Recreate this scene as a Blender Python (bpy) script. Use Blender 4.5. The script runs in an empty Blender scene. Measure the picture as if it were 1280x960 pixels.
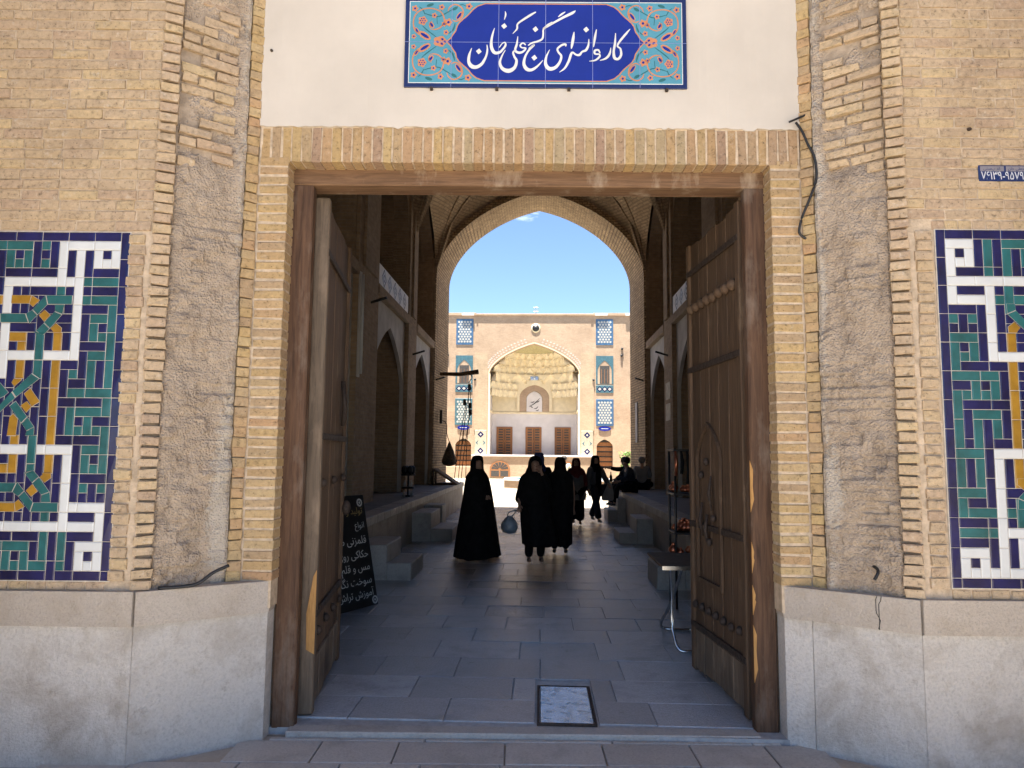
import bpy, math, random
from mathutils import Matrix, Vector, noise
R = math.radians
rnd = random.Random(7)
SC = bpy.context.scene
COL = SC.collection

# ------------------------------------------------------------------ camera
CAMR = ((0.99919177, -0.00544606, 0.03982643), (0.03910934, -0.09721465, -0.99449473), (0.00928779, 0.99524854, -0.09692309))
# columns of CAMR = camera axes in world (x right, y along passage, z up)
cd = bpy.data.cameras.new('camera'); cam = bpy.data.objects.new('camera', cd); COL.objects.link(cam)
cd.sensor_fit = 'HORIZONTAL'; cd.sensor_width = 36.0; cd.lens = 890 / 1280 * 36
cd.clip_start = 0.05; cd.clip_end = 3000
cam.matrix_world = Matrix.Translation((0, 0, 1.65)) @ Matrix(CAMR).to_4x4()
SC.camera = cam

# ------------------------------------------------------------------ sky, sun, exposure
SUN_EL, SUN_AZ = 80.0, 198.0          # degrees; azimuth of the sun measured from +y clockwise
w = bpy.data.worlds.new('World'); SC.world = w; w.use_nodes = True
nt = w.node_tree; bg = nt.nodes['Background']
sky = nt.nodes.new('ShaderNodeTexSky'); sky.sky_type = 'NISHITA'; sky.sun_disc = False
sky.sun_elevation = R(SUN_EL); sky.sun_rotation = R(SUN_AZ); sky.altitude = 1700; sky.dust_density = 0.1; sky.ozone_density = 3.0; sky.air_density = 0.85
tcn = nt.nodes.new('ShaderNodeTexCoord')
sep = nt.nodes.new('ShaderNodeSeparateXYZ'); nt.links.new(tcn.outputs['Generated'], sep.inputs[0])
mz = nt.nodes.new('ShaderNodeMath'); mz.operation = 'MAXIMUM'; mz.inputs[1].default_value = 0.03; nt.links.new(sep.outputs[2], mz.inputs[0])
dv = nt.nodes.new('ShaderNodeVectorMath'); dv.operation = 'DIVIDE'
cmb = nt.nodes.new('ShaderNodeCombineXYZ')
for i in range(3): nt.links.new(mz.outputs[0], cmb.inputs[i])
nt.links.new(tcn.outputs['Generated'], dv.inputs[0]); nt.links.new(cmb.outputs[0], dv.inputs[1])
cn = nt.nodes.new('ShaderNodeTexNoise'); cn.inputs['Scale'].default_value = 1.3; cn.inputs['Detail'].default_value = 8; cn.inputs['Roughness'].default_value = .62
nt.links.new(dv.outputs[0], cn.inputs['Vector'])
cr = nt.nodes.new('ShaderNodeValToRGB'); cr.color_ramp.elements[0].position = .66; cr.color_ramp.elements[1].position = .86
nt.links.new(cn.outputs['Fac'], cr.inputs[0])
cmx = nt.nodes.new('ShaderNodeMixRGB'); cmx.inputs[2].default_value = (9.5, 9.7, 10, 1)
nt.links.new(cr.outputs[0], cmx.inputs[0]); nt.links.new(sky.outputs[0], cmx.inputs[1]); nt.links.new(cmx.outputs[0], bg.inputs[0])
bg.inputs[1].default_value = 0.052
sd = bpy.data.lights.new('sun', 'SUN'); sd.energy = 4.6; sd.angle = R(0.53); sd.color = (1, .955, .88)
so = bpy.data.objects.new('sun', sd); COL.objects.link(so)
sdir = Vector((math.sin(R(SUN_AZ)) * math.cos(R(SUN_EL)), math.cos(R(SUN_AZ)) * math.cos(R(SUN_EL)), math.sin(R(SUN_EL))))
so.rotation_euler = sdir.to_track_quat('Z', 'Y').to_euler(); so.location = (0, -10, 40)
vs = SC.view_settings; vs.view_transform = 'Standard'; vs.look = 'None'; vs.exposure = 2.62; vs.gamma = 1; vs.use_curve_mapping = False
SC.cycles.max_bounces = 10; SC.cycles.diffuse_bounces = 7; SC.cycles.glossy_bounces = 4; SC.cycles.sample_clamp_indirect = 6
try: SC.cycles.use_denoising = True
except Exception: pass

# ------------------------------------------------------------------ helpers
class MB:
    """collects shapes, links them as ONE mesh object; UVs in metres by box projection"""
    def __init__(s): s.v = []; s.f = []; s.sm = []
    def q(s, pts, smooth=False):
        n = len(s.v); s.v += [tuple(p) for p in pts]; s.f.append(tuple(range(n, n + len(pts)))); s.sm.append(smooth)
    def box(s, x0, x1, y0, y1, z0, z1, skip=''):
        n = len(s.v)
        s.v += [(x0,y0,z0),(x1,y0,z0),(x1,y1,z0),(x0,y1,z0),(x0,y0,z1),(x1,y0,z1),(x1,y1,z1),(x0,y1,z1)]
        for k, f in dict(b=(0,3,2,1), t=(4,5,6,7), f=(0,1,5,4), k=(2,3,7,6), r=(1,2,6,5), l=(3,0,4,7)).items():
            if k not in skip: s.f.append(tuple(n + i for i in f)); s.sm.append(False)
    def cbox(s, x0, x1, y0, y1, z0, z1, c=.01, j=0, rg=rnd):
        """box whose edges are chamfered by c, corners jittered by j"""
        n = len(s.v); xs = (x0, x1); ys = (y0, y1); zs = (z0, z1); ids = {}
        for a in (0, 1):
            for b in (0, 1):
                for d in (0, 1):
                    jx, jy, jz = (rg.uniform(-j, j) for _ in range(3)) if j else (0, 0, 0)
                    P = (xs[a], ys[b], zs[d]); S = (1 - 2*a, 1 - 2*b, 1 - 2*d)
                    for ax in range(3):
                        p = [P[i] + (S[i]*c if i != ax else 0) + (jx, jy, jz)[i] for i in range(3)]
                        ids[(a, b, d, ax)] = len(s.v); s.v.append(tuple(p))
        def F(*k): s.f.append(tuple(ids[i] for i in k)); s.sm.append(False)
        for a in (0, 1): 
            o = [(a,0,0,0),(a,1,0,0),(a,1,1,0),(a,0,1,0)]; F(*(o if a else o[::-1]))
            o = [(0,a,0,1),(1,a,0,1),(1,a,1,1),(0,a,1,1)]; F(*(o[::-1] if a else o))
            o = [(0,0,a,2),(1,0,a,2),(1,1,a,2),(0,1,a,2)]; F(*(o if a else o[::-1]))
        for a in (0, 1):
            for b in (0, 1):
                F((a,b,0,0),(a,b,1,0),(a,b,1,1),(a,b,0,1)); F((a,0,b,0),(a,1,b,0),(a,1,b,2),(a,0,b,2)); F((0,a,b,1),(1,a,b,1),(1,a,b,2),(0,a,b,2))
        for a in (0, 1):
            for b in (0, 1):
                for d in (0, 1): F((a,b,d,0),(a,b,d,1),(a,b,d,2))
    def prism(s, poly, y0, y1, m=lambda a, b, c: (a, b, c)):
        """poly [(a,c)] extruded in b"""
        n = len(poly)
        s.q([m(a, y0, c) for a, c in poly]); s.q([m(a, y1, c) for a, c in poly][::-1])
        for i in range(n):
            a, b = poly[i], poly[(i+1) % n]
            s.q([m(a[0], y0, a[1]), m(a[0], y1, a[1]), m(b[0], y1, b[1]), m(b[0], y0, b[1])])
    def loft(s, rings, closed=True, caps=True, smooth=True):
        n = len(rings[0]); o = len(s.v)
        for r in rings: s.v += [tuple(p) for p in r]
        for i in range(len(rings) - 1):
            for k in range(n if closed else n - 1):
                k2 = (k + 1) % n
                s.f.append((o+i*n+k, o+i*n+k2, o+(i+1)*n+k2, o+(i+1)*n+k)); s.sm.append(smooth)
        if caps and closed:
            s.f.append(tuple(o+k for k in range(n))[::-1]); s.sm.append(False)
            s.f.append(tuple(o+(len(rings)-1)*n+k for k in range(n))); s.sm.append(False)
    def tube(s, pts, r, n=8, smooth=True):
        pts = [Vector(p) for p in pts]; rings = []
        rr = r if isinstance(r, (list, tuple)) else [r]*len(pts)
        up = Vector((0, 0, 1))
        for i, p in enumerate(pts):
            t = (pts[min(i+1, len(pts)-1)] - pts[max(i-1, 0)]).normalized()
            a = t.cross(up if abs(t.z) < .95 else Vector((1, 0, 0))).normalized(); b = a.cross(t)
            rings.append([p + (a*math.cos(6.28318*k/n) + b*math.sin(6.28318*k/n))*rr[i] for k in range(n)])
        s.loft(rings, smooth=smooth)
    def lathe(s, prof, c=(0, 0, 0), n=16, smooth=True):
        s.loft([[(c[0]+r*math.cos(6.28318*k/n), c[1]+r*math.sin(6.28318*k/n), c[2]+z) for k in range(n)] for r, z in prof], smooth=smooth)
    def ball(s, c, r, n=10):
        if not isinstance(r, (tuple, list)): r = (r, r, r)
        s.loft([[(c[0]+r[0]*math.sin(p)*math.cos(6.28318*k/n), c[1]+r[1]*math.sin(p)*math.sin(6.28318*k/n), c[2]-r[2]*math.cos(p)) for k in range(n)] for p in [math.pi*(i+.08)/(n*.75+.16) for i in range(int(n*.75)+1)]])
    def mesh(s, name, mat=None, weld=False):
        me = bpy.data.meshes.new(name); me.from_pydata(s.v, [], s.f)
        uv = me.uv_layers.new(name='UVMap'); me.update()
        flat = [0.0]*(2*len(me.loops))
        for p in me.polygons:
            nx, ny, nz = abs(p.normal.x), abs(p.normal.y), abs(p.normal.z)
            for li in p.loop_indices:
                co = s.v[me.loops[li].vertex_index]
                if nz > .8 and nz > nx and nz > ny: a, b = co[0], co[1]
                elif nx > ny: a, b = co[1], co[2]
                else: a, b = co[0], co[2]
                flat[2*li] = a; flat[2*li+1] = b
        uv.data.foreach_set('uv', flat)
        me.polygons.foreach_set('use_smooth', s.sm)
        if mat: me.materials.append(mat)
        return me
    def build(s, name, mat, parent=None, loc=(0, 0, 0), rz=0):
        return link(name, s.mesh(name, mat), parent, loc, rz)

def link(name, me, parent=None, loc=(0, 0, 0), rz=0):
    o = bpy.data.objects.new(name, me); COL.objects.link(o); o.location = loc
    if rz: o.rotation_euler = (0, 0, rz)
    if parent: o.parent = parent
    return o
def tag(o, label=None, cat=None, group=None, kind=None):
    if label: o['label'] = label
    if cat: o['category'] = cat
    if group: o['group'] = group
    if kind: o['kind'] = kind
    return o
def thing(name, label, cat, loc=(0, 0, 0), rz=0, group=None):
    return tag(link(name, None, None, loc, rz), label, cat, group)
FA = R(2.0); FP = (0, 4.345, 0)      # the street front stands 2 degrees off the passage axis
def fthing(name, label, cat, group=None): return thing(name, label, cat, FP, FA, group)
def fw(u, v, z):
    return (FP[0] + u*math.cos(FA) - v*math.sin(FA), FP[1] + u*math.sin(FA) + v*math.cos(FA), z)

# ---- materials
def _m(name):
    m = bpy.data.materials.new(name); m.use_nodes = True
    return m, m.node_tree, m.node_tree.nodes['Principled BSDF']
def N(t, typ, **kw):
    n = t.nodes.new(typ)
    for k, v in kw.items():
        if k in n.inputs.keys(): n.inputs[k].default_value = v
        else: setattr(n, k, v)
    return n
def L(t, a, b): t.links.new(a, b)
def ramp(t, fac, stops):
    r = N(t, 'ShaderNodeValToRGB'); e = r.color_ramp.elements
    while len(e) < len(stops): e.new(.5)
    for i, (p, c) in enumerate(stops):
        e[i].position = p; e[i].color = (c[0], c[1], c[2], 1) if isinstance(c, (tuple, list)) else (c, c, c, 1)
    if fac is not None: L(t, fac, r.inputs[0])
    return r
def pos(t, scale=(1, 1, 1)):
    g = N(t, 'ShaderNodeNewGeometry'); mp = N(t, 'ShaderNodeMapping'); mp.inputs['Scale'].default_value = scale
    L(t, g.outputs['Position'], mp.inputs['Vector']); return mp.outputs[0]
def mul(t, a, b, fac=1.0, mode='MULTIPLY'):
    m = N(t, 'ShaderNodeMixRGB', blend_type=mode); m.inputs[0].default_value = fac
    L(t, a, m.inputs[1])
    if isinstance(b, tuple): m.inputs[2].default_value = (*b, 1)
    else: L(t, b, m.inputs[2])
    return m.outputs[0]
def bump(t, bs, h, strength, dist=.01):
    b = N(t, 'ShaderNodeBump', Strength=strength, Distance=dist); L(t, h, b.inputs['Height']); L(t, b.outputs[0], bs.inputs['Normal'])
def plain(name, col, rough=.6, metal=0, var=.25, sc=8, bmp=0, spec=.5, stretch=(1, 1, 1), emit=None, coat=0, bsc=None):
    m, t, bs = _m(name)
    n = N(t, 'ShaderNodeTexNoise', Scale=sc, Detail=6, Roughness=.6); L(t, pos(t, stretch), n.inputs['Vector'])
    r = ramp(t, n.outputs['Fac'], [(.3, tuple(c*(1-var) for c in col)), (.7, tuple(min(1, c*(1+var*.6)) for c in col))])
    L(t, r.outputs[0], bs.inputs['Base Color'])
    rr = ramp(t, n.outputs['Fac'], [(.3, min(1, rough*1.15)), (.7, rough*.85)]); L(t, rr.outputs[0], bs.inputs['Roughness'])
    bs.inputs['Metallic'].default_value = metal; bs.inputs['Specular IOR Level'].default_value = spec
    if coat: bs.inputs['Coat Weight'].default_value = coat
    if bmp:
        h = n.outputs['Fac']
        if bsc: n2 = N(t, 'ShaderNodeTexNoise', Scale=bsc, Detail=4); L(t, pos(t, stretch), n2.inputs['Vector']); h = n2.outputs['Fac']
        bump(t, bs, h, bmp)
    return m
def brickmat(name, palette, salt=.45, mott=.4, rough=.9, dirt=None):
    """one fired brick: colour picked per piece, mottled, with salt bloom and pits"""
    m, t, bs = _m(name)
    oi = N(t, 'ShaderNodeObjectInfo')
    k = len(palette)
    c = ramp(t, oi.outputs['Random'], [((i+.5)/k, p) for i, p in enumerate(palette)]).outputs[0]
    P = pos(t)
    n1 = N(t, 'ShaderNodeTexNoise', Scale=38, Detail=8, Roughness=.7); L(t, P, n1.inputs['Vector'])
    c = mul(t, c, ramp(t, n1.outputs['Fac'], [(.28, 1-mott*1.7), (.45, .95), (.56, 1.03), (.72, 1+mott*.6)]).outputs[0])
    n3 = N(t, 'ShaderNodeTexNoise', Scale=3.1, Detail=5, Roughness=.6); L(t, P, n3.inputs['Vector'])
    c = mul(t, c, ramp(t, n3.outputs['Fac'], [(.3, (.84, .8, .78)), (.7, (1.06, 1.04, 1.0))]).outputs[0])
    n2 = N(t, 'ShaderNodeTexNoise', Scale=24, Detail=9, Roughness=.75); L(t, P, n2.inputs['Vector'])
    sm = ramp(t, n2.outputs['Fac'], [(.56, 0), (.70, salt*1.6)])
    mx = N(t, 'ShaderNodeMixRGB'); L(t, sm.outputs[0], mx.inputs[0]); L(t, c, mx.inputs[1]); mx.inputs[2].default_value = (.62, .55, .45, 1)
    v = N(t, 'ShaderNodeTexVoronoi', Scale=32); L(t, P, v.inputs['Vector'])
    pit = ramp(t, v.outputs['Distance'], [(.06, .3), (.15, 1)])
    L(t, mul(t, mx.outputs[0], pit.outputs[0], .8), bs.inputs['Base Color'])
    bs.inputs['Roughness'].default_value = rough; bs.inputs['Specular IOR Level'].default_value = .2
    n4 = N(t, 'ShaderNodeTexNoise', Scale=110, Detail=6, Roughness=.7); L(t, P, n4.inputs['Vector'])
    ad = N(t, 'ShaderNodeMath', operation='ADD'); L(t, n4.outputs['Fac'], ad.inputs[0]); L(t, n1.outputs['Fac'], ad.inputs[1])
    bump(t, bs, ad.outputs[0], .8, .011)
    return m
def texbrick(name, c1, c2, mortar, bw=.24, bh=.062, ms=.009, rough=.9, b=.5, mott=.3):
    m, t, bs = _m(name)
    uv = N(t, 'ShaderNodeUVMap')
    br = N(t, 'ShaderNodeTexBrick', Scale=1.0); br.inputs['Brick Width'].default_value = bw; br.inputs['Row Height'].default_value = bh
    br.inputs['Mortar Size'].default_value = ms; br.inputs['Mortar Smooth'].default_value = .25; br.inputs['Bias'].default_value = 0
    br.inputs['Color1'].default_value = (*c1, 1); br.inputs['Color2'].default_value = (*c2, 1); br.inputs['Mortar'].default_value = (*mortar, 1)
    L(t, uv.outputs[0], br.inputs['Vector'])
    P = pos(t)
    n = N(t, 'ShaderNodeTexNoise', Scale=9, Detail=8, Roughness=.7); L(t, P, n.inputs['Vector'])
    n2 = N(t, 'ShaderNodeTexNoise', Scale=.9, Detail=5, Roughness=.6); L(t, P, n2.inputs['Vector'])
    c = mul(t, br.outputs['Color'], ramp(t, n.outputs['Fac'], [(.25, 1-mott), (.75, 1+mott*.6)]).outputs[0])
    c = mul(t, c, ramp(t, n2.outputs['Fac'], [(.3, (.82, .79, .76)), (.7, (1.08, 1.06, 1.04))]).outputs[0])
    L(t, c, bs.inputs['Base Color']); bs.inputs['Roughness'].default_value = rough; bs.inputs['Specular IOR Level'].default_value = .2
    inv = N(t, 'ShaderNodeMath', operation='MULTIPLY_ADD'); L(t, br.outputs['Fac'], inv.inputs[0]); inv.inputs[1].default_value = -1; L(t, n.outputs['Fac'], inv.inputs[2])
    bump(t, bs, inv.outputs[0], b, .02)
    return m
def woodmat(name, dark, light, worn=None, stretch=(26, 26, 1.6), rough=.75, worn_at=(.58, .7)):
    m, t, bs = _m(name)
    P = pos(t, stretch)
    n = N(t, 'ShaderNodeTexNoise', Scale=1.6, Detail=9, Roughness=.68, Distortion=.6); L(t, P, n.inputs['Vector'])
    c = ramp(t, n.outputs['Fac'], [(.3, dark), (.52, tuple((a+b)/2 for a, b in zip(dark, light))), (.72, light)]).outputs[0]
    oi = N(t, 'ShaderNodeObjectInfo'); c = mul(t, c, ramp(t, oi.outputs['Random'], [(0, .78), (1, 1.15)]).outputs[0])
    if worn:
        n2 = N(t, 'ShaderNodeTexNoise', Scale=2.2, Detail=7, Roughness=.65); L(t, pos(t, (2.2, 2.2, .9)), n2.inputs['Vector'])
        k = ramp(t, n2.outputs['Fac'], [(worn_at[0], 0), (worn_at[1], .85)])
        mx = N(t, 'ShaderNodeMixRGB'); L(t, k.outputs[0], mx.inputs[0]); L(t, c, mx.inputs[1]); mx.inputs[2].default_value = (*worn, 1); c = mx.outputs[0]
    L(t, c, bs.inputs['Base Color']); bs.inputs['Roughness'].default_value = rough; bs.inputs['Specular IOR Level'].default_value = .3
    bump(t, bs, n.outputs['Fac'], .5, .008)
    return m
def stonemat(name, col, stain, sc=2.2, rough=.75, bmp=.4, stain_at=(.5, .72), grain=55, spec=.35, rnd_amt=.1):
    m, t, bs = _m(name); P = pos(t)
    g = N(t, 'ShaderNodeTexNoise', Scale=grain, Detail=7, Roughness=.75); L(t, P, g.inputs['Vector'])
    c = ramp(t, g.outputs['Fac'], [(.25, tuple(x*.72 for x in col)), (.5, col), (.75, tuple(min(1, x*1.15) for x in col))]).outputs[0]
    oi = N(t, 'ShaderNodeObjectInfo'); c = mul(t, c, ramp(t, oi.outputs['Random'], [(0, 1-rnd_amt), (1, 1+rnd_amt)]).outputs[0])
    s = N(t, 'ShaderNodeTexNoise', Scale=sc, Detail=9, Roughness=.68, Distortion=.4); L(t, P, s.inputs['Vector'])
    k = ramp(t, s.outputs['Fac'], [(stain_at[0], 0), (stain_at[1], .8)])
    mx = N(t, 'ShaderNodeMixRGB'); L(t, k.outputs[0], mx.inputs[0]); L(t, c, mx.inputs[1]); mx.inputs[2].default_value = (*stain, 1)
    s2 = N(t, 'ShaderNodeTexNoise', Scale=7, Detail=9, Roughness=.8); L(t, P, s2.inputs['Vector'])
    L(t, mul(t, mx.outputs[0], ramp(t, s2.outputs['Fac'], [(.30, (.6, .56, .5)), (.42, (1, 1, 1))]).outputs[0], .8), bs.inputs['Base Color'])
    r = ramp(t, s.outputs['Fac'], [(.3, rough*.8), (.7, min(1, rough*1.2))]); L(t, r.outputs[0], bs.inputs['Roughness'])
    bs.inputs['Specular IOR Level'].default_value = spec
    s3 = N(t, 'ShaderNodeTexNoise', Scale=grain*.33, Detail=6, Roughness=.7); L(t, P, s3.inputs['Vector'])
    ad = N(t, 'ShaderNodeMath', operation='ADD'); L(t, g.outputs['Fac'], ad.inputs[0]); L(t, s3.outputs['Fac'], ad.inputs[1])
    bump(t, bs, ad.outputs[0], bmp, .013)
    return m
BUFF = [(.52, .41, .285), (.54, .425, .285), (.495, .39, .275), (.57, .45, .275), (.51, .40, .28), (.535, .425, .30), (.485, .37, .265)]
M = dict(
 brick=brickmat('buff_brick', BUFF),
 brick_y=brickmat('yellow_brick', [(.50, .37, .19), (.46, .33, .18), (.52, .40, .23), (.47, .31, .18), (.50, .39, .22), (.43, .32, .2)], salt=.2),
 brick_l=brickmat('lintel_brick', [(.47, .34, .17), (.42, .28, .17), (.46, .35, .2), (.36, .25, .18), (.49, .37, .19), (.44, .31, .17), (.40, .32, .2)], salt=.25),
 mortar=plain('mortar', (.53, .425, .31), .95, var=.3, sc=20, bmp=.7, spec=.1, bsc=70),
 mortar_d=plain('dusty_mortar', (.36, .29, .22), .95, var=.35, sc=14, bmp=.6, spec=.1, bsc=90),
 plaster=plain('white_plaster', (.54, .495, .435), .88, var=.09, sc=1.7, bmp=.12, bsc=14, spec=.2),
 slab=stonemat('pale_travertine', (.62, .585, .54), (.36, .305, .245), sc=2.4, grain=62, bmp=1.0, stain_at=(.47, .68), rnd_amt=.07),
 coping=stonemat('travertine_coping', (.56, .495, .425), (.42, .35, .27), sc=3.4, grain=80, bmp=1.0, stain_at=(.48, .72)),
 navy=plain('navy_glaze', (.010, .012, .075), .16, var=.5, sc=6, bmp=.06, spec=.5),
 teal=plain('teal_glaze', (.018, .115, .125), .17, var=.4, sc=7, bmp=.06),
 white=plain('white_glaze', (.60, .63, .64), .18, var=.1, sc=5, bmp=.04),
 ochre=plain('ochre_glaze', (.34, .185, .022), .2, var=.3, sc=9, bmp=.08),
 grout=plain('grout', (.55, .50, .43), .9, sc=30),
 wood=woodmat('aged_brown_wood', (.042, .022, .013), (.145, .079, .045), worn=(.20, .155, .12), worn_at=(.52, .74)),
 beam=woodmat('worn_beam_wood', (.085, .046, .025), (.23, .135, .075), worn=(.34, .27, .2), stretch=(1.6, 26, 26), worn_at=(.55, .70)),
 leaf=woodmat('weathered_plank', (.055, .034, .021), (.155, .098, .06), worn=(.24, .175, .115), worn_at=(.58, .78)),
 stile=woodmat('grey_stile_wood', (.075, .056, .04), (.20, .15, .105), worn=(.27, .20, .14), worn_at=(.52, .72)),
 rawwood=plain('bare_yellow_wood', (.42, .22, .065), .7, sc=30, stretch=(4, 4, .4), bmp=.3),
 iron=plain('rusty_iron', (.045, .03, .022), .75, metal=.1, var=.4, sc=40, bmp=.3),
 floor=stonemat('grey_floor_slab', (.36, .365, .375), (.23, .23, .235), sc=2.2, rough=.21, bmp=.42, grain=60, spec=1.0, rnd_amt=.22),
 sill=stonemat('threshold_stone', (.40, .38, .35), (.27, .25, .225), sc=4, rough=.6, bmp=.5, grain=60),
 pave=stonemat('street_paving', (.46, .43, .39), (.31, .285, .255), sc=3, rough=.7, bmp=.5, grain=60, rnd_amt=.12),
 joint=plain('floor_joint', (.36, .36, .36), .45, sc=20),
 joint_s=plain('street_joint', (.12, .11, .095), .9, sc=20),
 steel=plain('worn_steel', (.58, .66, .74), .26, metal=.9, var=.35, sc=14, bmp=.5, bsc=60),
 chrome=plain('chromed_tube', (.6, .61, .62), .22, metal=1, var=.1),
 black=plain('black_cloth', (.009, .009, .010), .9, var=.3, sc=10, spec=.15),
 blacks=plain('black_paint', (.008, .008, .009), .45, var=.3, sc=10),
 rubber=plain('black_cable', (.012, .012, .013), .5, var=.2),
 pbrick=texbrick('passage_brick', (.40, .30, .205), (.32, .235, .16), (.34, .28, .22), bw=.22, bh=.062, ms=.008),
 abrick=texbrick('arch_brick', (.70, .53, .33), (.50, .37, .23), (.28, .21, .145), bw=.15, bh=.075, ms=.014, b=1.0, mott=.55),
 vbrick=texbrick('vault_brick', (.56, .43, .29), (.47, .35, .23), (.36, .28, .2), bw=.22, bh=.07, ms=.012, b=.8, mott=.3),
 cbrick=texbrick('court_brick', (.44, .325, .225), (.385, .28, .19), (.41, .315, .23), bw=.24, bh=.07, ms=.01, b=.3, mott=.18),
 pplaster=plain('grey_white_plaster', (.50, .485, .47), .85, var=.2, sc=2.5, bmp=.15),
 platform=stonemat('platform_stone', (.34, .29, .235), (.22, .19, .15), sc=2.5, rough=.65, bmp=.4, grain=30),
 ptop=stonemat('platform_paving', (.20, .19, .185), (.14, .13, .12), sc=2.5, rough=.55, bmp=.4, grain=30),
 steps=stonemat('step_stone', (.40, .37, .335), (.26, .23, .2), sc=4, rough=.6, bmp=.4, grain=40),
 skin=plain('skin', (.36, .21, .145), .55, var=.08),
)
def arch_pts(cx, wd, spring, apex, k=.25, n=16):
    out = []
    for i in range(-n, n + 1):
        t = math.sin(i/n*math.pi/2)
        out.append((cx + t*wd/2, spring + (apex-spring)*((1-k)*math.sqrt(max(0, 1-t*t)) + k*(1-abs(t)))))
    return out
def arch_wall(mb, a0, a1, c0, c1, b0, b1, hole, m=lambda a, b, c: (a, b, c), intrados=True, n=16, back=True, smooth=True):
    """wall slab a0..a1 x c0..c1, thickness b0..b1, with a pointed opening hole=(cx, width, spring, apex, k[, base])"""
    cx, wd, sp, ap, k = hole[:5]; base = hole[5] if len(hole) > 5 else c0
    pts = arch_pts(cx, wd, sp, ap, k, n)
    for b, fl in ((b0, False), (b1, True)):
        if fl and not back: continue
        def Q(p): mb.q([m(a, b, c) for a, c in (p[::-1] if fl else p)])
        l, r = cx-wd/2, cx+wd/2
        if l > a0: Q([(a0, c0), (l, c0), (l, c1), (a0, c1)])
        if r < a1: Q([(r, c0), (a1, c0), (a1, c1), (r, c1)])
        if base > c0: Q([(l, c0), (r, c0), (r, base), (l, base)])
        for p, q_ in zip(pts, pts[1:]): Q([p, q_, (q_[0], c1), (p[0], c1)])
    mb.q([m(a0, b0, c1), m(a1, b0, c1), m(a1, b1, c1), m(a0, b1, c1)])
    mb.q([m(a0, b0, c0), m(a0, b0, c1), m(a0, b1, c1), m(a0, b1, c0)]); mb.q([m(a1, b0, c0), m(a1, b1, c0), m(a1, b1, c1), m(a1, b0, c1)])
    if intrados:
        ring = [(cx-wd/2, base)] + pts + [(cx+wd/2, base)]
        mb.loft([[m(a, b0, c) for a, c in ring], [m(a, b1, c) for a, c in ring]], closed=False, caps=False, smooth=smooth)
        if base > c0: mb.q([m(cx-wd/2, b0, base), m(cx+wd/2, b0, base), m(cx+wd/2, b1, base), m(cx-wd/2, b1, base)])
def spline(pts, n=8):
    """Catmull-Rom through tuples of any length"""
    out = []
    P = [pts[0]] + list(pts) + [pts[-1]]
    for i in range(1, len(P) - 2):
        for s in range(n):
            t = s/n; a, b, c, d = P[i-1], P[i], P[i+1], P[i+2]
            out.append(tuple(.5*((2*b[j]) + (-a[j]+c[j])*t + (2*a[j]-5*b[j]+4*c[j]-d[j])*t*t + (-a[j]+3*b[j]-3*c[j]+d[j])*t**3) for j in range(len(b))))
    out.append(tuple(pts[-1])); return out

# ------------------------------------------------------------------ the setting
C0 = -0.08                        # centre line of the doorway on the front
g = MB(); g.box(-700, 700, -500, 900, -1.2, -.2); tag(g.build('ground', M['pave']), kind='structure')
# street paving (slabs in view are pieces of their own)
g = MB(); g.box(-45, 45, -45, 4.55, -.19, -.05)
plaza = tag(link('street_pavement', g.mesh('street_pavement', texbrick('street_flags', (.44, .39, .32), (.39, .345, .285), (.26, .23, .19), bw=.6, bh=.4, ms=.012, rough=.7, b=.2)), None, FP, FA), kind='structure')
plaza.location = (0, 0, 0); plaza.rotation_euler = (0, 0, 0)
vrow = [(-.62, -.30), (-.295, .0), (.005, .046)]
for ri, (v0, v1) in enumerate(vrow):
    u = -2.7 + (.0, .33, .12)[ri]
    while u < 2.6:
        wd = rnd.uniform(.42, .66) if ri < 2 else rnd.uniform(.7, 1.2)
        lim = 1.5 if ri == 2 else (2.6 if ri == 0 else 1.72)
        a, b = max(u, -lim + C0), min(u + wd - .008, lim + C0)
        if b - a > .05:
            mb = MB(); mb.cbox(a, b, v0, v1 - .006, -.06, -.03 + rnd.uniform(-.002, .002), .004)
            o = mb.build('paving_slab', M['pave'], plaza, FP, FA)
        u += wd
# ------------------------------------------------------------------ bricks
_bc = {}
def brick_mesh(Lx, D, H, mat, var, j=.003, c=.005):
    key = (round(Lx, 3), round(D, 3), round(H, 3), mat, var, j)
    if key not in _bc:
        mb = MB(); rg = random.Random(hash(key[:3]) % 9999 + var*31)
        x0, x1, z0, z1 = -Lx/2, Lx/2, -H/2, H/2
        J = lambda: rg.uniform(-j, j)
        o = [(x0+J(), .004+J(), z0+J()), (x1+J(), .004+J(), z0+J()), (x1+J(), .004+J(), z1+J()), (x0+J(), .004+J(), z1+J())]
        i = [(x0+c+J(), J(), z0+c+J()), (x1-c+J(), J(), z0+c+J()), (x1-c+J(), J(), z1-c+J()), (x0+c+J(), J(), z1-c+J())]
        b = [(p[0], D, p[2]) for p in o]
        mb.q(i)
        for k in range(4):
            k2 = (k+1) % 4
            mb.q([o[k], o[k2], i[k2], i[k]]); mb.q([b[k], b[k2], o[k2], o[k]])
        _bc[key] = mb.mesh('brick', M[mat])
    return _bc[key]
def brick(parent, u, v, z, Lx, H, mat='brick', D=.05, rz=0, j=.003, name='brick', tilt=0):
    o = link(name, brick_mesh(Lx, D, H, mat, rnd.randrange(4), j), parent, (u, v, z))
    if rz or tilt: o.rotation_euler = (0, tilt, rz)
    return o
PITCH = .0612
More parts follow.
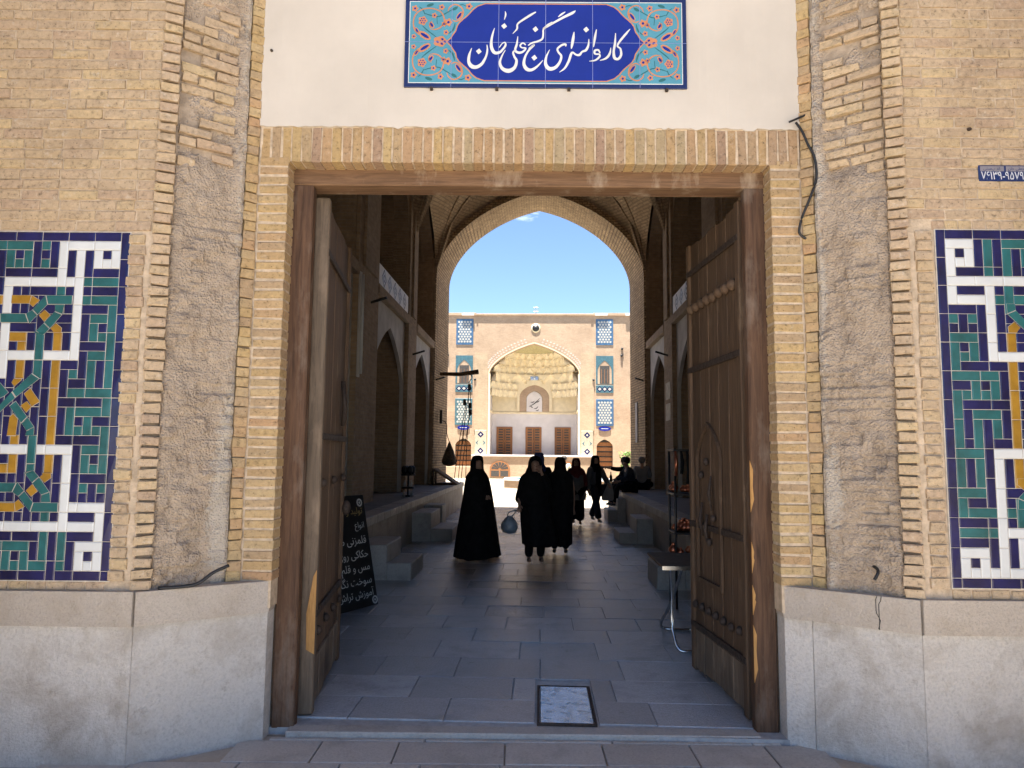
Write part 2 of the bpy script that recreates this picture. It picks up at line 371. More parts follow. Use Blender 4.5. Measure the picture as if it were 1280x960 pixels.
# ------------------------------------------------------------------ front: wing walls around the tile panels
def wing(s, label):
    w = fthing('wing_wall', label, 'wall')
    U = lambda h: C0 + s*h
    mb = MB(); a, b = sorted((U(2.17), U(3.5))); mb.box(a, b, -.3383, .1, .72, 9.0); mb.build('mortar_bed', M['mortar'], w)
    ztop = 2.903 if s < 0 else 2.952
    h = 2.33; i = 0
    while h < 3.3:                                    # headers under the panel
        Lx = .098; brick(w, U(h+Lx/2), -.346, .9015, Lx, .046, 'brick'); h += Lx + .009
    if s > 0:                                         # a course of headers above the panel, then stretchers
        h = 2.31
        while h < 3.05: brick(w, U(h+.038), -.346, ztop+.028, .07, .052, 'brick'); h += .079
    r = 0; z = ztop + (.004 if s < 0 else .062)
    while z < 4.85:
        h = 2.178 + rnd.uniform(-.008, .008); first = True
        while h < 3.12:
            Lx = .215 + rnd.uniform(-.012, .012)
            if first: Lx = (.10 if r % 2 else .205) + rnd.uniform(-.02, .02)
            if rnd.random() < .12: Lx = .105
            H = .0535 + rnd.uniform(-.003, .002)
            brick(w, U(h+Lx/2), -.3455 + rnd.uniform(-.004, .003), z + PITCH/2 + rnd.uniform(-.0015, .0015), Lx, H, 'brick')
            h += Lx + .0085; first = False
        r += 1; z += PITCH
    if s < 0: r0 = .93
    z = .93                                           # toothed column of headers beside the panel
    while z < ztop - .02:
        Lx = .092 + rnd.uniform(-.008, .006)
        brick(w, U(2.307-Lx/2), -.352 + rnd.uniform(-.006, .004), z+PITCH/2, Lx, .05 + rnd.uniform(-.003, .003), 'brick', j=.004)
        z += PITCH
    return w
wing(-1, 'buff brick wall around the tile panel, without a number plate')
wing(1, 'buff brick wall around the tile panel, bearing the small blue number plate')

# ------------------------------------------------------------------ canted corners with crumbling mud plaster
CS, CE = (2.135, -.335), (1.705, -.002)
CL = math.hypot(CS[0]-CE[0], CS[1]-CE[1]); CA = math.atan2(CE[1]-CS[1], CS[0]-CE[0])
def cpt(s, t, d):
    h = CS[0] - t*math.cos(CA) - d*math.sin(CA); v = CS[1] + t*math.sin(CA) - d*math.cos(CA)
    return C0 + s*h, v
def mudmat():
    m, t, bs = _m('crumbling_mud_plaster'); P = pos(t)
    n = N(t, 'ShaderNodeTexNoise', Scale=9, Detail=12, Roughness=.8); L(t, P, n.inputs['Vector'])
    c = ramp(t, n.outputs['Fac'], [(.3, (.31, .24, .18)), (.5, (.54, .435, .335)), (.72, (.66, .545, .43))]).outputs[0]
    at = N(t, 'ShaderNodeAttribute', attribute_name='lime')
    n2 = N(t, 'ShaderNodeTexNoise', Scale=26, Detail=8, Roughness=.7); L(t, P, n2.inputs['Vector'])
    ad = N(t, 'ShaderNodeMath', operation='MULTIPLY_ADD'); L(t, n2.outputs['Fac'], ad.inputs[0]); ad.inputs[1].default_value = .9; L(t, at.outputs['Fac'], ad.inputs[2])
    k = ramp(t, ad.outputs[0], [(.72, 0), (.86, .85)])
    mx = N(t, 'ShaderNodeMixRGB'); L(t, k.outputs[0], mx.inputs[0]); L(t, c, mx.inputs[1]); mx.inputs[2].default_value = (.62, .555, .47, 1)
    L(t, mx.outputs[0], bs.inputs['Base Color']); bs.inputs['Roughness'].default_value = .95; bs.inputs['Specular IOR Level'].default_value = .15
    n3 = N(t, 'ShaderNodeTexNoise', Scale=130, Detail=6, Roughness=.75); L(t, P, n3.inputs['Vector'])
    v3 = N(t, 'ShaderNodeTexVoronoi', Scale=75); L(t, P, v3.inputs['Vector'])
    a3 = N(t, 'ShaderNodeMath', operation='ADD'); L(t, n3.outputs['Fac'], a3.inputs[0]); L(t, v3.outputs['Distance'], a3.inputs[1])
    bump(t, bs, a3.outputs[0], 1.0, .018)
    return m
M['mud'] = mudmat()
def corner(s, label):
    w = fthing('canted_wall', label, 'wall')
    rg = random.Random(20 + s)
    # solid behind
    mb = MB(); P = [cpt(s, -.02, -.03), cpt(s, CL+.03, -.03), (C0 + s*1.70, .12), (C0 + s*2.3, .12), (C0 + s*2.3, -.30)]
    mb.prism([(p[0], p[1]) for p in P], .72, 9.0, m=lambda a, b, c: (a, c, b)); mb.build('mortar_bed', M['mortar_d'], w)
    # crumbling surface
    nx, nz = 84, 720; z0, z1 = .862, 4.9; t0, t1 = .055, CL - .085
    V = []; lime = []
    for j in range(nz + 1):
        z = z0 + (z1-z0)*j/nz
        for i in range(nx + 1):
            f = i/nx; t = t0 + (t1-t0)*f
            q = Vector((t*9 + s*31, z*9, 3.3*s))
            q = q + Vector((noise.noise(q*.8), noise.noise(q*.8+Vector((9, 3, 1))), 0))*.9; pt = .55 + .9*max(-.4, noise.noise(q*.33 + Vector((2, 7, 0)))); d = .022*noise.fractal(q*.45, 1, 2, 3) + pt*(.013*noise.fractal(q*2.1, .7, 2.1, 5) + .005*noise.fractal(Vector((q.x*1.6, q.y*4.2, 1)), .8, 2, 4)) - .03*max(0, noise.noise(q*1.5+Vector((5, 1, 0)))-.42)
            jr = math.floor(z/.066); jc = math.floor((t + (jr % 2)*.06)/.12); cell = noise.cell(Vector((jc*1.37+.5, jr*1.91+.5, 4.5+s))); ms_ = max(0, min(1, .5 + 1.6*noise.noise(Vector((t*4, z*1.6, 3*s)))))
            fz_ = abs((z/.066) % 1 - .5)*2; d += ms_*.016*(cell)*(1 if fz_ < .8 else (1-fz_)*5) + .012*noise.noise(Vector((t*6, z*3.5, s*5)))
            crs = math.sin(2*math.pi*(z/.066)); br = noise.noise(Vector((t*3, z*2.2, 9*s)))
            if z < 3.3: d += -.010*max(0, crs)**3*max(0, br*2.4 + .1)
            zb = 3.32 + .10*noise.noise(Vector((t*7, 2, s)))
            up = max(0, min(1, (z - zb)/.12)) * (1 - max(0, min(1, (z - 4.34)/.1)))
            d += -.030*up*(1 if f < .8 else max(0, (1-f)/.2))
            d += .018*max(0, (f-.78)/.22)*(1 if z < 4 else .4)
            edge = min(f, 1-f); d -= .018*max(0, 1 - edge/.05)
            if z < 1.0: d -= .05*(1 - (z-.862)/.138)*max(0, .3 + noise.noise(Vector((t*8, 5, s*2))))
            u, v = cpt(s, t, d); V.append((u, v, z))
            lw = (f - .64)*1.5
            if s < 0: lw += 1.25*max(0, 1 - abs(z-1.30)/.8)*max(0, f-.36)
            else: lw += .8*max(0, noise.noise(Vector((t*7, z*1.7, 7))))
            lime.append(max(-.4, min(.5, lw*.75)) - .02)
    F = [(j*(nx+1)+i, j*(nx+1)+i+1, (j+1)*(nx+1)+i+1, (j+1)*(nx+1)+i) for j in range(nz) for i in range(nx)]
    if s > 0: F = [f[::-1] for f in F]
    me = bpy.data.meshes.new('mud_plaster'); me.from_pydata(V, [], F); me.update()
    me.polygons.foreach_set('use_smooth', [True]*len(F))
    at = me.attributes.new('lime', 'FLOAT', 'POINT'); at.data.foreach_set('value', lime); me.materials.append(M['mud'])
    link('mud_plaster', me, w)
    rz = -CA if s > 0 else CA
    # courses left bare by the fallen plaster
    z = 3.36; r = 0
    while z < 4.5:
        t = .065 + (r % 2)*.0
        ks = (.20, .13) if r % 2 else (.105, .215)
        for Lx in ks:
            Lx += rg.uniform(-.012, .01)
            if t + Lx < CL - .10 + rg.uniform(-.03, .02) and rg.random() > (.12 if 3.4 < z < 4.2 else .5):
                u, v = cpt(s, t + Lx/2, -.004 + rg.uniform(-.008, .012))
                o = brick(w, u, v, z + rg.uniform(-.003, .003), Lx - .008, .048 + rg.uniform(-.004, .004), 'brick', D=.05, rz=rz + rg.uniform(-.03, .03), j=.006)
            t += Lx + .004
        z += .0655; r += 1
    # rounded corner column of brick ends, and the narrow yellow strip next to the jamb
    z = .875
    while z < 4.9:
        Lx = .098 + rg.uniform(-.008, .008)
        u, v = cpt(s, .0, .012 + rg.uniform(-.010, .006))
        brick(w, u - s*.004, v, z+PITCH/2, Lx, .05 + rg.uniform(-.005, .003), 'brick', rz=rz*.62 + rg.uniform(-.05, .05), j=.005)
        u, v = cpt(s, CL - .042, .004 + rg.uniform(-.003, .003))
        brick(w, u, v, z+PITCH/2 + rg.uniform(-.003, .003), .075 + rg.uniform(-.006, .004), .057, 'brick_y', rz=rz + rg.uniform(-.03, .03), j=.003)
        z += PITCH
    return w
corner(-1, 'canted corner of crumbling mud plaster and bare brick beside the plain wing wall')
corner(1, 'canted corner of crumbling mud plaster and bare brick, with the hanging black cable')

# ------------------------------------------------------------------ door surround: jamb bricks, soldier lintel, plaster field
ds = fthing('door_surround', 'brick door surround with upright lintel bricks under a white plastered panel', 'door surround')
for s in (-1, 1):
    mb = MB(); a, b = sorted((C0+s*1.525, C0+s*1.72)); mb.box(a, b, .0065, .16, .72, 3.478); mb.build('mortar_bed', M['mortar'], ds)
    z = .876; r = 0
    while z < 3.45:
        Lx = .178 + rnd.uniform(-.004, .003)
        o = brick(ds, C0+s*(1.521+Lx/2), rnd.uniform(-.003, .003), z+PITCH/2, Lx, .046 + rnd.uniform(-.003, .003), 'brick_y', D=.14)
        z += PITCH if z + 2*PITCH < 3.47 else 3.4685 - PITCH - z if z + PITCH < 3.4 else PITCH
        r += 1
mb = MB(); mb.box(C0-1.71, C0+1.71, .0055, .16, 3.48, 3.71); mb.build('mortar_bed', M['mortar'], ds)
n = 53
for i in range(n):
    u = C0 - 1.70 + 3.40*(i+.5)/n
    H = .228 + rnd.uniform(-.006, .004)
    brick(ds, u, rnd.uniform(-.003, .003), 3.474 + H/2, 3.40/n - .011 + rnd.uniform(-.003, .003), H, 'brick_l', D=.14, tilt=rnd.uniform(-.008, .008), name='lintel_brick')
mb = MB()
nx, nz = 140, 24
V = [[(C0-1.715 + 3.43*i/nx, -.008 + .004*noise.noise(Vector((i*.16, j*.2, 3))) + .0015*noise.noise(Vector((i*.7, j*.8, 9))), (3.710 - .022*max(0, noise.noise(Vector((i*.35, 1, 1)))) - .018*abs(noise.noise(Vector((i*.9, 4, 1)))) - .008*noise.noise(Vector((i*2.7, 4, 6))) if j == 0 else 3.705 + 5.3*(j/nz)**1.7)) for i in range(nx+1)] for j in range(nz+1)]
for j in range(nz):
    for i in range(nx): mb.q([V[j][i], V[j][i+1], V[j+1][i+1], V[j+1][i]], True)
for i in range(nx): mb.q([V[0][i], (V[0][i][0], .05, V[0][i][2]), (V[0][i+1][0], .05, V[0][i+1][2]), V[0][i+1]])
mb.build('plaster_panel', M['plaster'], ds)
mb = MB()      # body of the gate wall
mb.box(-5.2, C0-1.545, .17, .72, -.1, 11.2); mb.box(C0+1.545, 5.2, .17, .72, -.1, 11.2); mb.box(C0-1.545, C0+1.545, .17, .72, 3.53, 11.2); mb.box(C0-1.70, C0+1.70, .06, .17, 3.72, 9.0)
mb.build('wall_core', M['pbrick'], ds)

# ------------------------------------------------------------------ unseen portal vault, added to shade the front
pv = fthing('shade_vault', 'unseen brick portal vault added to shade the street front', 'vault')
ring = [(C0-3.5, -.1)] + arch_pts(C0, 7.0, 6.0, 9.0, .3, 12) + [(C0+3.5, -.1)]
mb = MB()
outer = [(C0-4.6, -.1)] + arch_pts(C0, 9.2, 6.0, 10.3, .3, 12) + [(C0+4.6, -.1)]
mb.loft([[(a, -2.6, c) for a, c in ring], [(a, .1, c) for a, c in ring]], closed=False, caps=False)
mb.loft([[(a, .1, c) for a, c in outer], [(a, -2.6, c) for a, c in outer]], closed=False, caps=False)
mb.loft([[(a, -2.6, c) for a, c in outer], [(a, -2.6, c) for a, c in ring]], closed=False, caps=False)
mb.build('vault', M['abrick'], pv)

# ------------------------------------------------------------------ stone bases
def base(s, label, cuts):
    b = fthing('dado_wall', label, 'dado')
    U = lambda h: C0 + s*h
    A, B, C, D = (2.145, -.36), (1.545, .03), (1.545, .15), (3.5, -.36)
    def slab(p, q, z0, z1, out, name, mat, th=.05):
        dx, dy = q[0]-p[0], q[1]-p[1]; Ln = math.hypot(dx, dy); nx, ny = -dy/Ln, dx/Ln     # p->q runs towards the door; normal below
        if ny > 0 or (abs(ny) < 1e-6 and nx > 0): nx, ny = -nx, -ny
        e = .0015; p2 = (p[0]+dx/Ln*e, p[1]+dy/Ln*e); q2 = (q[0]-dx/Ln*e, q[1]-dy/Ln*e)
        P = [(p2[0]+nx*out, p2[1]+ny*out), (q2[0]+nx*out, q2[1]+ny*out), (q2[0]-nx*th, q2[1]-ny*th), (p2[0]-nx*th, p2[1]-ny*th)]
        c = .004; mb = MB()
        def rg(z, k):
            cx = sum(x for x, _ in P)/4; cy = sum(y for _, y in P)/4
            o = []
            for (x, y) in P: 
                l = math.hypot(x-cx, y-cy); o.append((U(x-(x-cx)/l*k), y-(y-cy)/l*k, z))
            return o if s > 0 else o[::-1]
        mb.loft([rg(z0, 0), rg(z1-c, 0), rg(z1, c)], smooth=False); mb.build(name, M[mat], b)
    lerp = lambda p, q, f: (p[0]+(q[0]-p[0])*f, p[1]+(q[1]-p[1])*f)
    slab(D, A, -.07, .690, 0, 'slab', 'slab'); 
    pts = [A] + [lerp(A, B, f) for f in cuts] + [B]
    for p, q in zip(pts, pts[1:]): slab(p, q, -.07, .690, 0, 'slab', 'slab')
    slab(B, C, -.07, .690, 0, 'slab', 'slab', th=.04); slab(B, C, .693, .876, .006, 'coping_stone', 'coping', th=.03)
    slab(D, A, .693, .878, .022, 'coping_stone', 'coping', th=.1); slab(A, B, .693, .876, .022, 'coping_stone', 'coping', th=.16)
    mb = MB(); P = [(3.4, -.33), (2.13, -.325), (1.57, .05), (1.57, .2), (3.4, .2)]
    P = [(U(x), y) for x, y in P]
    mb.prism(P if s > 0 else P[::-1], -.1, .86, m=lambda a, b, c: (a, c, b)); mb.build('core', M['mortar_d'], b)
    return b
base(-1, 'pale stone base with one canted slab, under the wall without the number plate', [])
base(1, 'pale stone base with a narrow extra slab, under the wall with the number plate', [.78])

# ------------------------------------------------------------------ kufic tile panels
GL = """BBBBBBBBBBBBBBB TTTTBTBWWWWWWWB BTBTBBBWBWBWBWB BTTTBTBWBWBWWWB BBBBBBBWBWBBBBB BWWWWWWWWWTTTTB BWBBBBBTBWBBBBB OWBBBBBBBWTTTTB BWBBBBBBBWBBBTB BBBBBBBBBWBTTTB
BWBBBBBBBWBTBTB BWOOBTBOBWBTTTB BWBOBTBOBWBBBTB BWWWWTWWWWBTTTB BWBOBTBOBBBTBTB BWBOBTBOBTBTBTB BBBBBBBOBBBTBTB BBBBBBBOBTTTTTB BBBBBBBOBBBBBTB BBBBBBBOBTTTTTB
BBBBBBBOBTBTBBB BBBBBBBOBTTTTTB BBBOBTBOBBBBBTB BWWWWTWWWWBTTTB BBBOBTBOBWBTBTB BBOOBTBOBWBTTTB BBBBBBBBBWBBBBB BTTBBBBBBWBTBTB BBBBBBBBBWBBBBB BOOBBBBBBWWWWWB
BBBBBBBTBWBBBWB WWWWWWWWWWWWWWB BBBBBBBTBTBBBWB BTTTTTBTBTBWWWB BBBTBTBTBTBWBWB BBBTTTTTBTBWWWB BBBBBBBBBBBBBBB""".split()
GR = """BBBBBBBBBB BWWWBTBTTT BWBWBTBTBT BWWWBTBTBT BWBBBTBTBB BWWWWWWWWW BWBBBWBTBB BWWWWWTTTT BBBBBWBTBB BTBTBWBBBB BBBBBWBBBB BTTTBWBOBB BTBTBWBOBT BTTTBWWWWW BTBBBBBOBB BTTTTTBOBB
BBBTBTBOBB BTTTTTBOBB BTBBBBBOBB BTBTTTBOBB BTBTBTBOBB BTBTBTBOBB BTBTBBBOBB BTTTBWWWWW BTBTBWBOBB BTBTBWBOBB BTBTBWBOBB BTTTBWBBBB BTBBBWBTBB BTTTTWTTTT BBBBBWBTBB BTTTTWWWWW
BBBBBWBWBB BWWWBWBWBB BWBWBWBWBB BWWWWWWWBB BBBBBBBBBB""".split()
COLR = dict(B='navy', T='teal', W='white', O='ochre')
# strapwork traced in units of one tile, x counted from the outer border, y from the top
def zl1(pts): return [((1040 - (y-60)*.058 - x)/71, (y-60)/72.3) for x, y in pts]
def zl2(pts): return [((925 - y*.063 - x)/66.6, 12 + (y-37)/70.3) for x, y in pts]
K1 = [('T', [(582,567),(365,567),(380,637),(578,637)]), ('T', [(363,568),(379,639),(300,722),(258,680)]), ('T', [(256,682),(298,724),(235,790),(207,714)]), ('T', [(205,713),(230,783),(0,783),(0,713)]),
      ('O', [(90,567),(250,567),(235,633),(85,633)]), ('O', [(252,568),(318,605),(262,660),(233,634)]), ('O', [(358,680),(405,722),(355,775),(310,725)]), ('O', [(450,785),(497,822),(492,860),(420,860),(428,850),(405,828)]),
      ('T', [(440,640),(515,640),(500,715),(440,692)]), ('T', [(438,694),(498,717),(401,829),(353,783)]), ('T', [(351,785),(399,831),(352,876),(288,850)]), ('T', [(286,852),(350,878),(348,860),(276,860)])]
K2 = [('T', [(240,280),(298,318),(122,460),(93,418)]), ('T', [(91,420),(120,462),(-30,605),(-30,555)]), ('T', [(-20,325),(68,424),(35,453),(-20,480)]), ('T', [(122,487),(210,606),(165,653),(74,525)]),
      ('T', [(212,609),(262,680),(205,708),(167,656)]), ('T', [(262,683),(205,711),(195,745),(259,745)]), ('O', [(105,320),(163,320),(162,332),(110,380),(88,350)]), ('O', [(230,390),(302,492),(242,530),(181,432)]),
      ('O', [(205,488),(239,531),(200,575),(158,520)]), ('O', [(105,580),(140,620),(125,748),(58,748),(78,605)])]
def tile_panel(s, grid, edge_h, ztop, zbot, cw, label, knots, nvis):
    p = fthing('tile_panel', label, 'tile panel')
    nr = len(grid); ch = (ztop-zbot)/nr; nc = len(grid[0])
    rows = [r[::-1] for r in grid] if s < 0 else grid            # column 0 = border next to the door side
    full = [r + r[::-1][1:] for r in rows]; NC = len(full[0])
    U = lambda c: C0 + s*(edge_h + c*cw)
    mb = MB(); a, b = sorted((U(-.06), U(NC+.06))); mb.box(a, b, -.3475, -.30, zbot-.004, ztop+.004); mb.build('grout_bed', M['grout'], p)
    done = set(); far = {}
    for r in range(nr):
        for c in range(NC):
            if (r, c) in done: continue
            k = full[r][c]
            def run(dr, dc):
                n = 0
                while n < 3 and r+dr*n < nr and c+dc*n < NC and full[r+dr*n][c+dc*n] == k and (r+dr*n, c+dc*n) not in done: n += 1
                return n
            hh, vv = run(0, 1), run(1, 0)
            if c == 0: hh = 1
            if r in (0, nr-1) and c > 0: vv = 1
            w_, h_ = (hh, 1) if hh >= vv else (1, vv)
            for i in range(h_):
                for j in range(w_): done.add((r+i, c+j))
            cx, cz = U(c + w_/2), ztop - (r + h_/2)*ch
            if c < nvis: brick(p, cx, -.3525 + rnd.uniform(-.0008, .0008), cz, w_*cw - .0032, h_*ch - .0032, COLR[k], D=.008, j=.0006, name='tile')
            else:
                q = far.setdefault(k, MB()); q.box(cx-w_*cw/2+.0016, cx+w_*cw/2-.0016, -.3525, -.345, cz-h_*ch/2+.0016, cz+h_*ch/2-.0016)
    for k, q in far.items(): tag(q.build('tile_field', M[COLR[k]], p), kind='stuff')
    for k, pts in knots:
        poly = [(U(x), ztop - y*ch) for x, y in pts]
        cx = sum(a for a, _ in poly)/len(poly); cz = sum(c for _, c in poly)/len(poly)
        poly = [(cx+(a-cx)*.955, cz+(c-cz)*.955) for a, c in poly]
        ar = sum(poly[i][0]*poly[(i+1) % len(poly)][1] - poly[(i+1) % len(poly)][0]*poly[i][1] for i in range(len(poly)))
        if ar < 0: poly = poly[::-1]
        big = [(cx+(a-cx)*1.05, cz+(c-cz)*1.05) for a, c in poly]
        mb = MB(); mb.prism(poly, -.3555, -.35); mb.build('strap_tile', M[COLR[k]], p)
        mb = MB(); mb.prism(big, -.3542, -.3535); mb.build('grout_line', M['grout'], p)
    return p
kl = [(k, zl1(P)) for k, P in K1]; kl += [(k, [(x, 37-y) for x, y in P]) for k, P in kl]; kl += [(k, zl2(P)) for k, P in K2]
tile_panel(-1, GL, 2.30, 2.897, .929, .0505, 'navy, teal and white kufic tile panel with ochre knots, on the wall without plate', kl, 15)
zr = lambda pts: [(((x-50) - (y-45)*.055)/71.5, (y-45)/71.4) for x, y in pts]
kr = [('T', zr([(590,610),(655,610),(660,658),(595,685)])), ('T', zr([(595,687),(660,660),(760,765),(760,840)])), ('O', zr([(600,785),(648,745),(695,790),(672,820),(670,830),(605,830)]))]
kr += [(k, [(x, 37-y) for x, y in P]) for k, P in kr]
tile_panel(1, GR, 2.328, 2.952, .938, .0535, 'tile panel of navy, teal and white kufic below the small blue number plate', kr, 10)

# small things on the front: an iron pin, a stub standing for a hole in the plaster, a mended crack
for u, v, z, r, lb in ((C0+2.555, -.345, 3.555, .016, 'small rusty iron pin in the brick above the number plate'), (C0-1.655, -.006, 4.21, .014, 'rusty stub standing for a hole in the white plaster beside the canted corner')):
    mb = MB(); mb.tube([fw(u, v+.02, z), fw(u, v-.012, z-.004), fw(u+.004, v-.02, z-.010)], [r*.8, r*.6, r*.3], 7); tag(mb.build('wall_stub', M['iron']), lb, 'pin')

mb = MB(); d_ = (.838, -.545); n_ = (-.545, -.838)
for off in (-.012, .010):
    z = .876; k = off
    while z > .705:
        k2 = k + rnd.uniform(-.012, .012); k2 = max(off-.014, min(off+.014, k2)); z2 = z - rnd.uniform(.012, .03)
        P = lambda kk, zz, e: (C0 + 1.977 + d_[0]*(kk+e) + n_[0]*.0238, -.251 + d_[1]*(kk+e) + n_[1]*.0238, zz)
        mb.q([P(k, z, -.0022), P(k, z, .0022), P(k2, z2, .0022), P(k2, z2, -.0022)]); k, z = k2, z2
ck = [o for o in bpy.data.objects if o.name.startswith('dado_wall')][-1]
tag(mb.build('filled_crack', M['blacks'], ck), 'black filled crack running down the coping', kind='stuff')
# ------------------------------------------------------------------ glazed name sign
SU = lambda px: -.881 + (px-506.5)*(1.803/351.0)
SZ = lambda py: 4.566 - (py-1.0)*(.603/111.0)
def zL(x, y): return SU(500 + x/6.737), SZ(y/6.737)
def zR(x, y): return SU(680 + x/6.737), SZ(y/6.737)
KU = (1.803/351.0)/6.737
sign = fthing('name_sign', 'blue glazed tile sign with white Persian lettering and floral corners', 'sign')
for nm, c in dict(s_navy=(.014, .022, .09), s_blue=(.011, .022, .22), s_turq=(.085, .27, .35), s_orange=(.52, .21, .09), s_white=(.66, .66, .64), s_green=(.03, .13, .13), s_line=(.22, .26, .5)).items():
    M[nm] = plain(nm + '_glaze', c, .2, var=.12, sc=4)
for i in range(6):
    for j in range(2):
        mb = MB(); u0 = -.881 + 1.803/6*i; z0 = 3.963 + .603/2*j
        mb.cbox(u0+.0008, u0+1.803/6-.0008, -.022, -.004, z0+.0008, z0+.603/2-.0008, .0012); mb.build('sign_tile', M['s_navy'], sign)
def flat(mb, poly, v):
    n = len(poly); ar = sum(poly[i][0]*poly[(i+1) % n][1] - poly[(i+1) % n][0]*poly[i][1] for i in range(n))
    if ar < 0: poly = poly[::-1]
    mb.q([(a, v, c) for a, c in poly])
def ribbon(mb, pts, v, n=6):
    """pts (u, z, width)"""
    P = spline(pts, n) if len(pts) > 2 else pts
    Lf, Rt = [], []
    for i, p in enumerate(P):
        a, b = P[max(0, i-1)], P[min(len(P)-1, i+1)]
        dx, dz = b[0]-a[0], b[1]-a[1]; l = math.hypot(dx, dz) or 1
        nx, nz = -dz/l*max(p[2], .0006)/2, dx/l*max(p[2], .0006)/2
        Lf.append((p[0]+nx, p[1]+nz)); Rt.append((p[0]-nx, p[1]-nz))
    for i in range(len(P)-1): flat(mb, [Lf[i], Lf[i+1], Rt[i+1], Rt[i]], v)
V0 = -.0224
a, b = zL(80, 37); c, d = zR(1160, 722)
mb = MB(); flat(mb, [(a, b), (c, b), (c, d), (a, d)], V0); mb.build('white_line', M['s_white'], sign)
a, b = a+.0045, b-.005; c, d = c-.0045, d+.005
mb = MB(); flat(mb, [(a, b), (c, b), (c, d), (a, d)], V0-.0004); mb.build('turquoise_field', M['s_turq'], sign)
hl = [(400,374),(432,345),(448,318),(472,285),(482,245),(502,215),(535,185),(560,165),(585,140),(612,108),(650,78),(715,56)]
top = [zL(x, y) for x, y in hl]; ctr = SU(681.9); zc = zL(0, 378)[1]
edge = top + [(2*ctr-u, z) for u, z in top[::-1]]
edge = edge + [(u, 2*zc-z) for u, z in edge[::-1]]
mb = MB()
for (p, q) in zip(top, top[1:]):
    flat(mb, [(p[0], p[1]), (q[0], q[1]), (q[0], 2*zc-q[1]), (p[0], 2*zc-p[1])], V0-.0008)
    flat(mb, [(2*ctr-p[0], p[1]), (2*ctr-q[0], q[1]), (2*ctr-q[0], 2*zc-q[1]), (2*ctr-p[0], 2*zc-p[1])], V0-.0008)
p = top[-1]; flat(mb, [p, (2*ctr-p[0], p[1]), (2*ctr-p[0], 2*zc-p[1]), (p[0], 2*zc-p[1])], V0-.0008)
mb.build('blue_cartouche', M['s_blue'], sign)
orange, green, core = MB(), MB(), MB()
ring = edge + [edge[0]]
for p, q in zip(ring, ring[1:]):
    if math.hypot(p[0]-q[0], p[1]-q[1]) > 1e-5: ribbon(orange, [(*p, .0075), (*q, .0075)], V0-.0012)
def corner_art(fx, fz):
    T = lambda x, y: ((lambda p: (2*ctr-p[0] if fx else p[0], 2*zc-p[1] if fz else p[1]))(zL(x, y)))
    def rib(mb, pts, w, v): ribbon(mb, [(*T(x, y), w*KU*(.45 if i in (0, len(pts)-1) else 1)) for i, (x, y) in enumerate(pts)], v)
    def disc(mb, x, y, r, v, n=10, ry=None, rot=0, lob=0):
        o = []
        for k in range(n):
            t = 6.28318*k/n; rr = 1 + lob*math.cos(t*5)
            dx, dy = r*rr*math.cos(t), (ry or r)*rr*math.sin(t)
            o.append(T(x+dx*math.cos(rot)-dy*math.sin(rot), y+dx*math.sin(rot)+dy*math.cos(rot)))
        flat(mb, o, v)
    g, o, c = V0-.001, V0-.0013, V0-.0017
    for P, w in [([(190,245),(235,285),(310,340)], 11), ([(205,140),(260,157),(330,165),(400,130),(450,100)], 9), ([(412,310),(450,275),(465,222)], 15), ([(310,170),(315,230)], 12), ([(160,85),(190,110),(210,150)], 10), ([(480,80),(520,65),(560,80)], 9), ([(350,110),(345,150)], 8)]: rib(green, P, w, g)
    disc(green, 252, 70, 32, g, ry=13, rot=-.3); disc(green, 462, 98, 26, g, ry=13, rot=-.5)
    rib(orange, [(262,272),(300,275),(345,255),(374,200),(345,130),(270,100),(190,107),(132,150),(113,215),(126,280),(165,322)], 11, o)
    rib(orange, [(262,272),(250,238),(272,202)], 11, o)
    rib(orange, [(402,122),(420,85),(462,64),(512,86),(532,130),(512,186),(470,206),(436,192)], 11, o)
    disc(orange, 210, 327, 60, o, ry=27, rot=.55); disc(core, 212, 328, 42, c, ry=13, rot=.55)
    disc(orange, 145, 285, 30, o, ry=14, rot=1.0); disc(core, 145, 285, 20, c, ry=7, rot=1.0)
    disc(orange, 268, 238, 30, o, ry=18, rot=1.0); disc(core, 268, 238, 20, c, ry=10, rot=1.0)
    disc(orange, 500, 158, 42, o, ry=19, rot=2.2); disc(core, 498, 160, 32, c, ry=11, rot=2.2)
    for x, y, r in [(125,100,25),(350,88,23),(290,158,21),(580,80,26),(408,215,30),(390,300,21),(120,335,19),(372,230,20)]:
        disc(orange, x, y, r, o, n=20, lob=.22); disc(core, x, y, r*.4, c, n=6)
    disc(orange, 192, 203, 36, o, n=24, lob=.14)
    for k in range(6): disc(core, 192+20*math.cos(k*1.047), 203+20*math.sin(k*1.047), 6.5, c, n=6)
    disc(core, 192, 203, 6, c, n=6)
    if not fz:
        disc(orange, 342, 376, 56, V0-.0014, n=16, ry=44, lob=.12)
        for dx, dy in ((-22, 4), (18, -18), (14, 20), (40, 2)): disc(core, 342+dx, 376+dy, 13, V0-.0019, ry=9, rot=.6, n=8)
for fx in (0, 1):
    for fz in (0, 1): corner_art(fx, fz)
tag(green.build('green_leaves', M['s_green'], sign), kind='stuff'); tag(orange.build('orange_scrolls', M['s_orange'], sign), kind='stuff'); tag(core.build('blue_petals', M['s_blue'], sign), kind='stuff')
mb = MB()
for i in range(1, 6):
    u = -.881 + 1.803/6*i; mb.box(u-.0014, u+.0014, V0-.0021, V0-.002, 3.964, 4.565)
mb.box(-.88, .921, V0-.0021, V0-.002, 4.2645-.0014, 4.2645+.0014); mb.build('tile_joint', M['s_line'], sign)
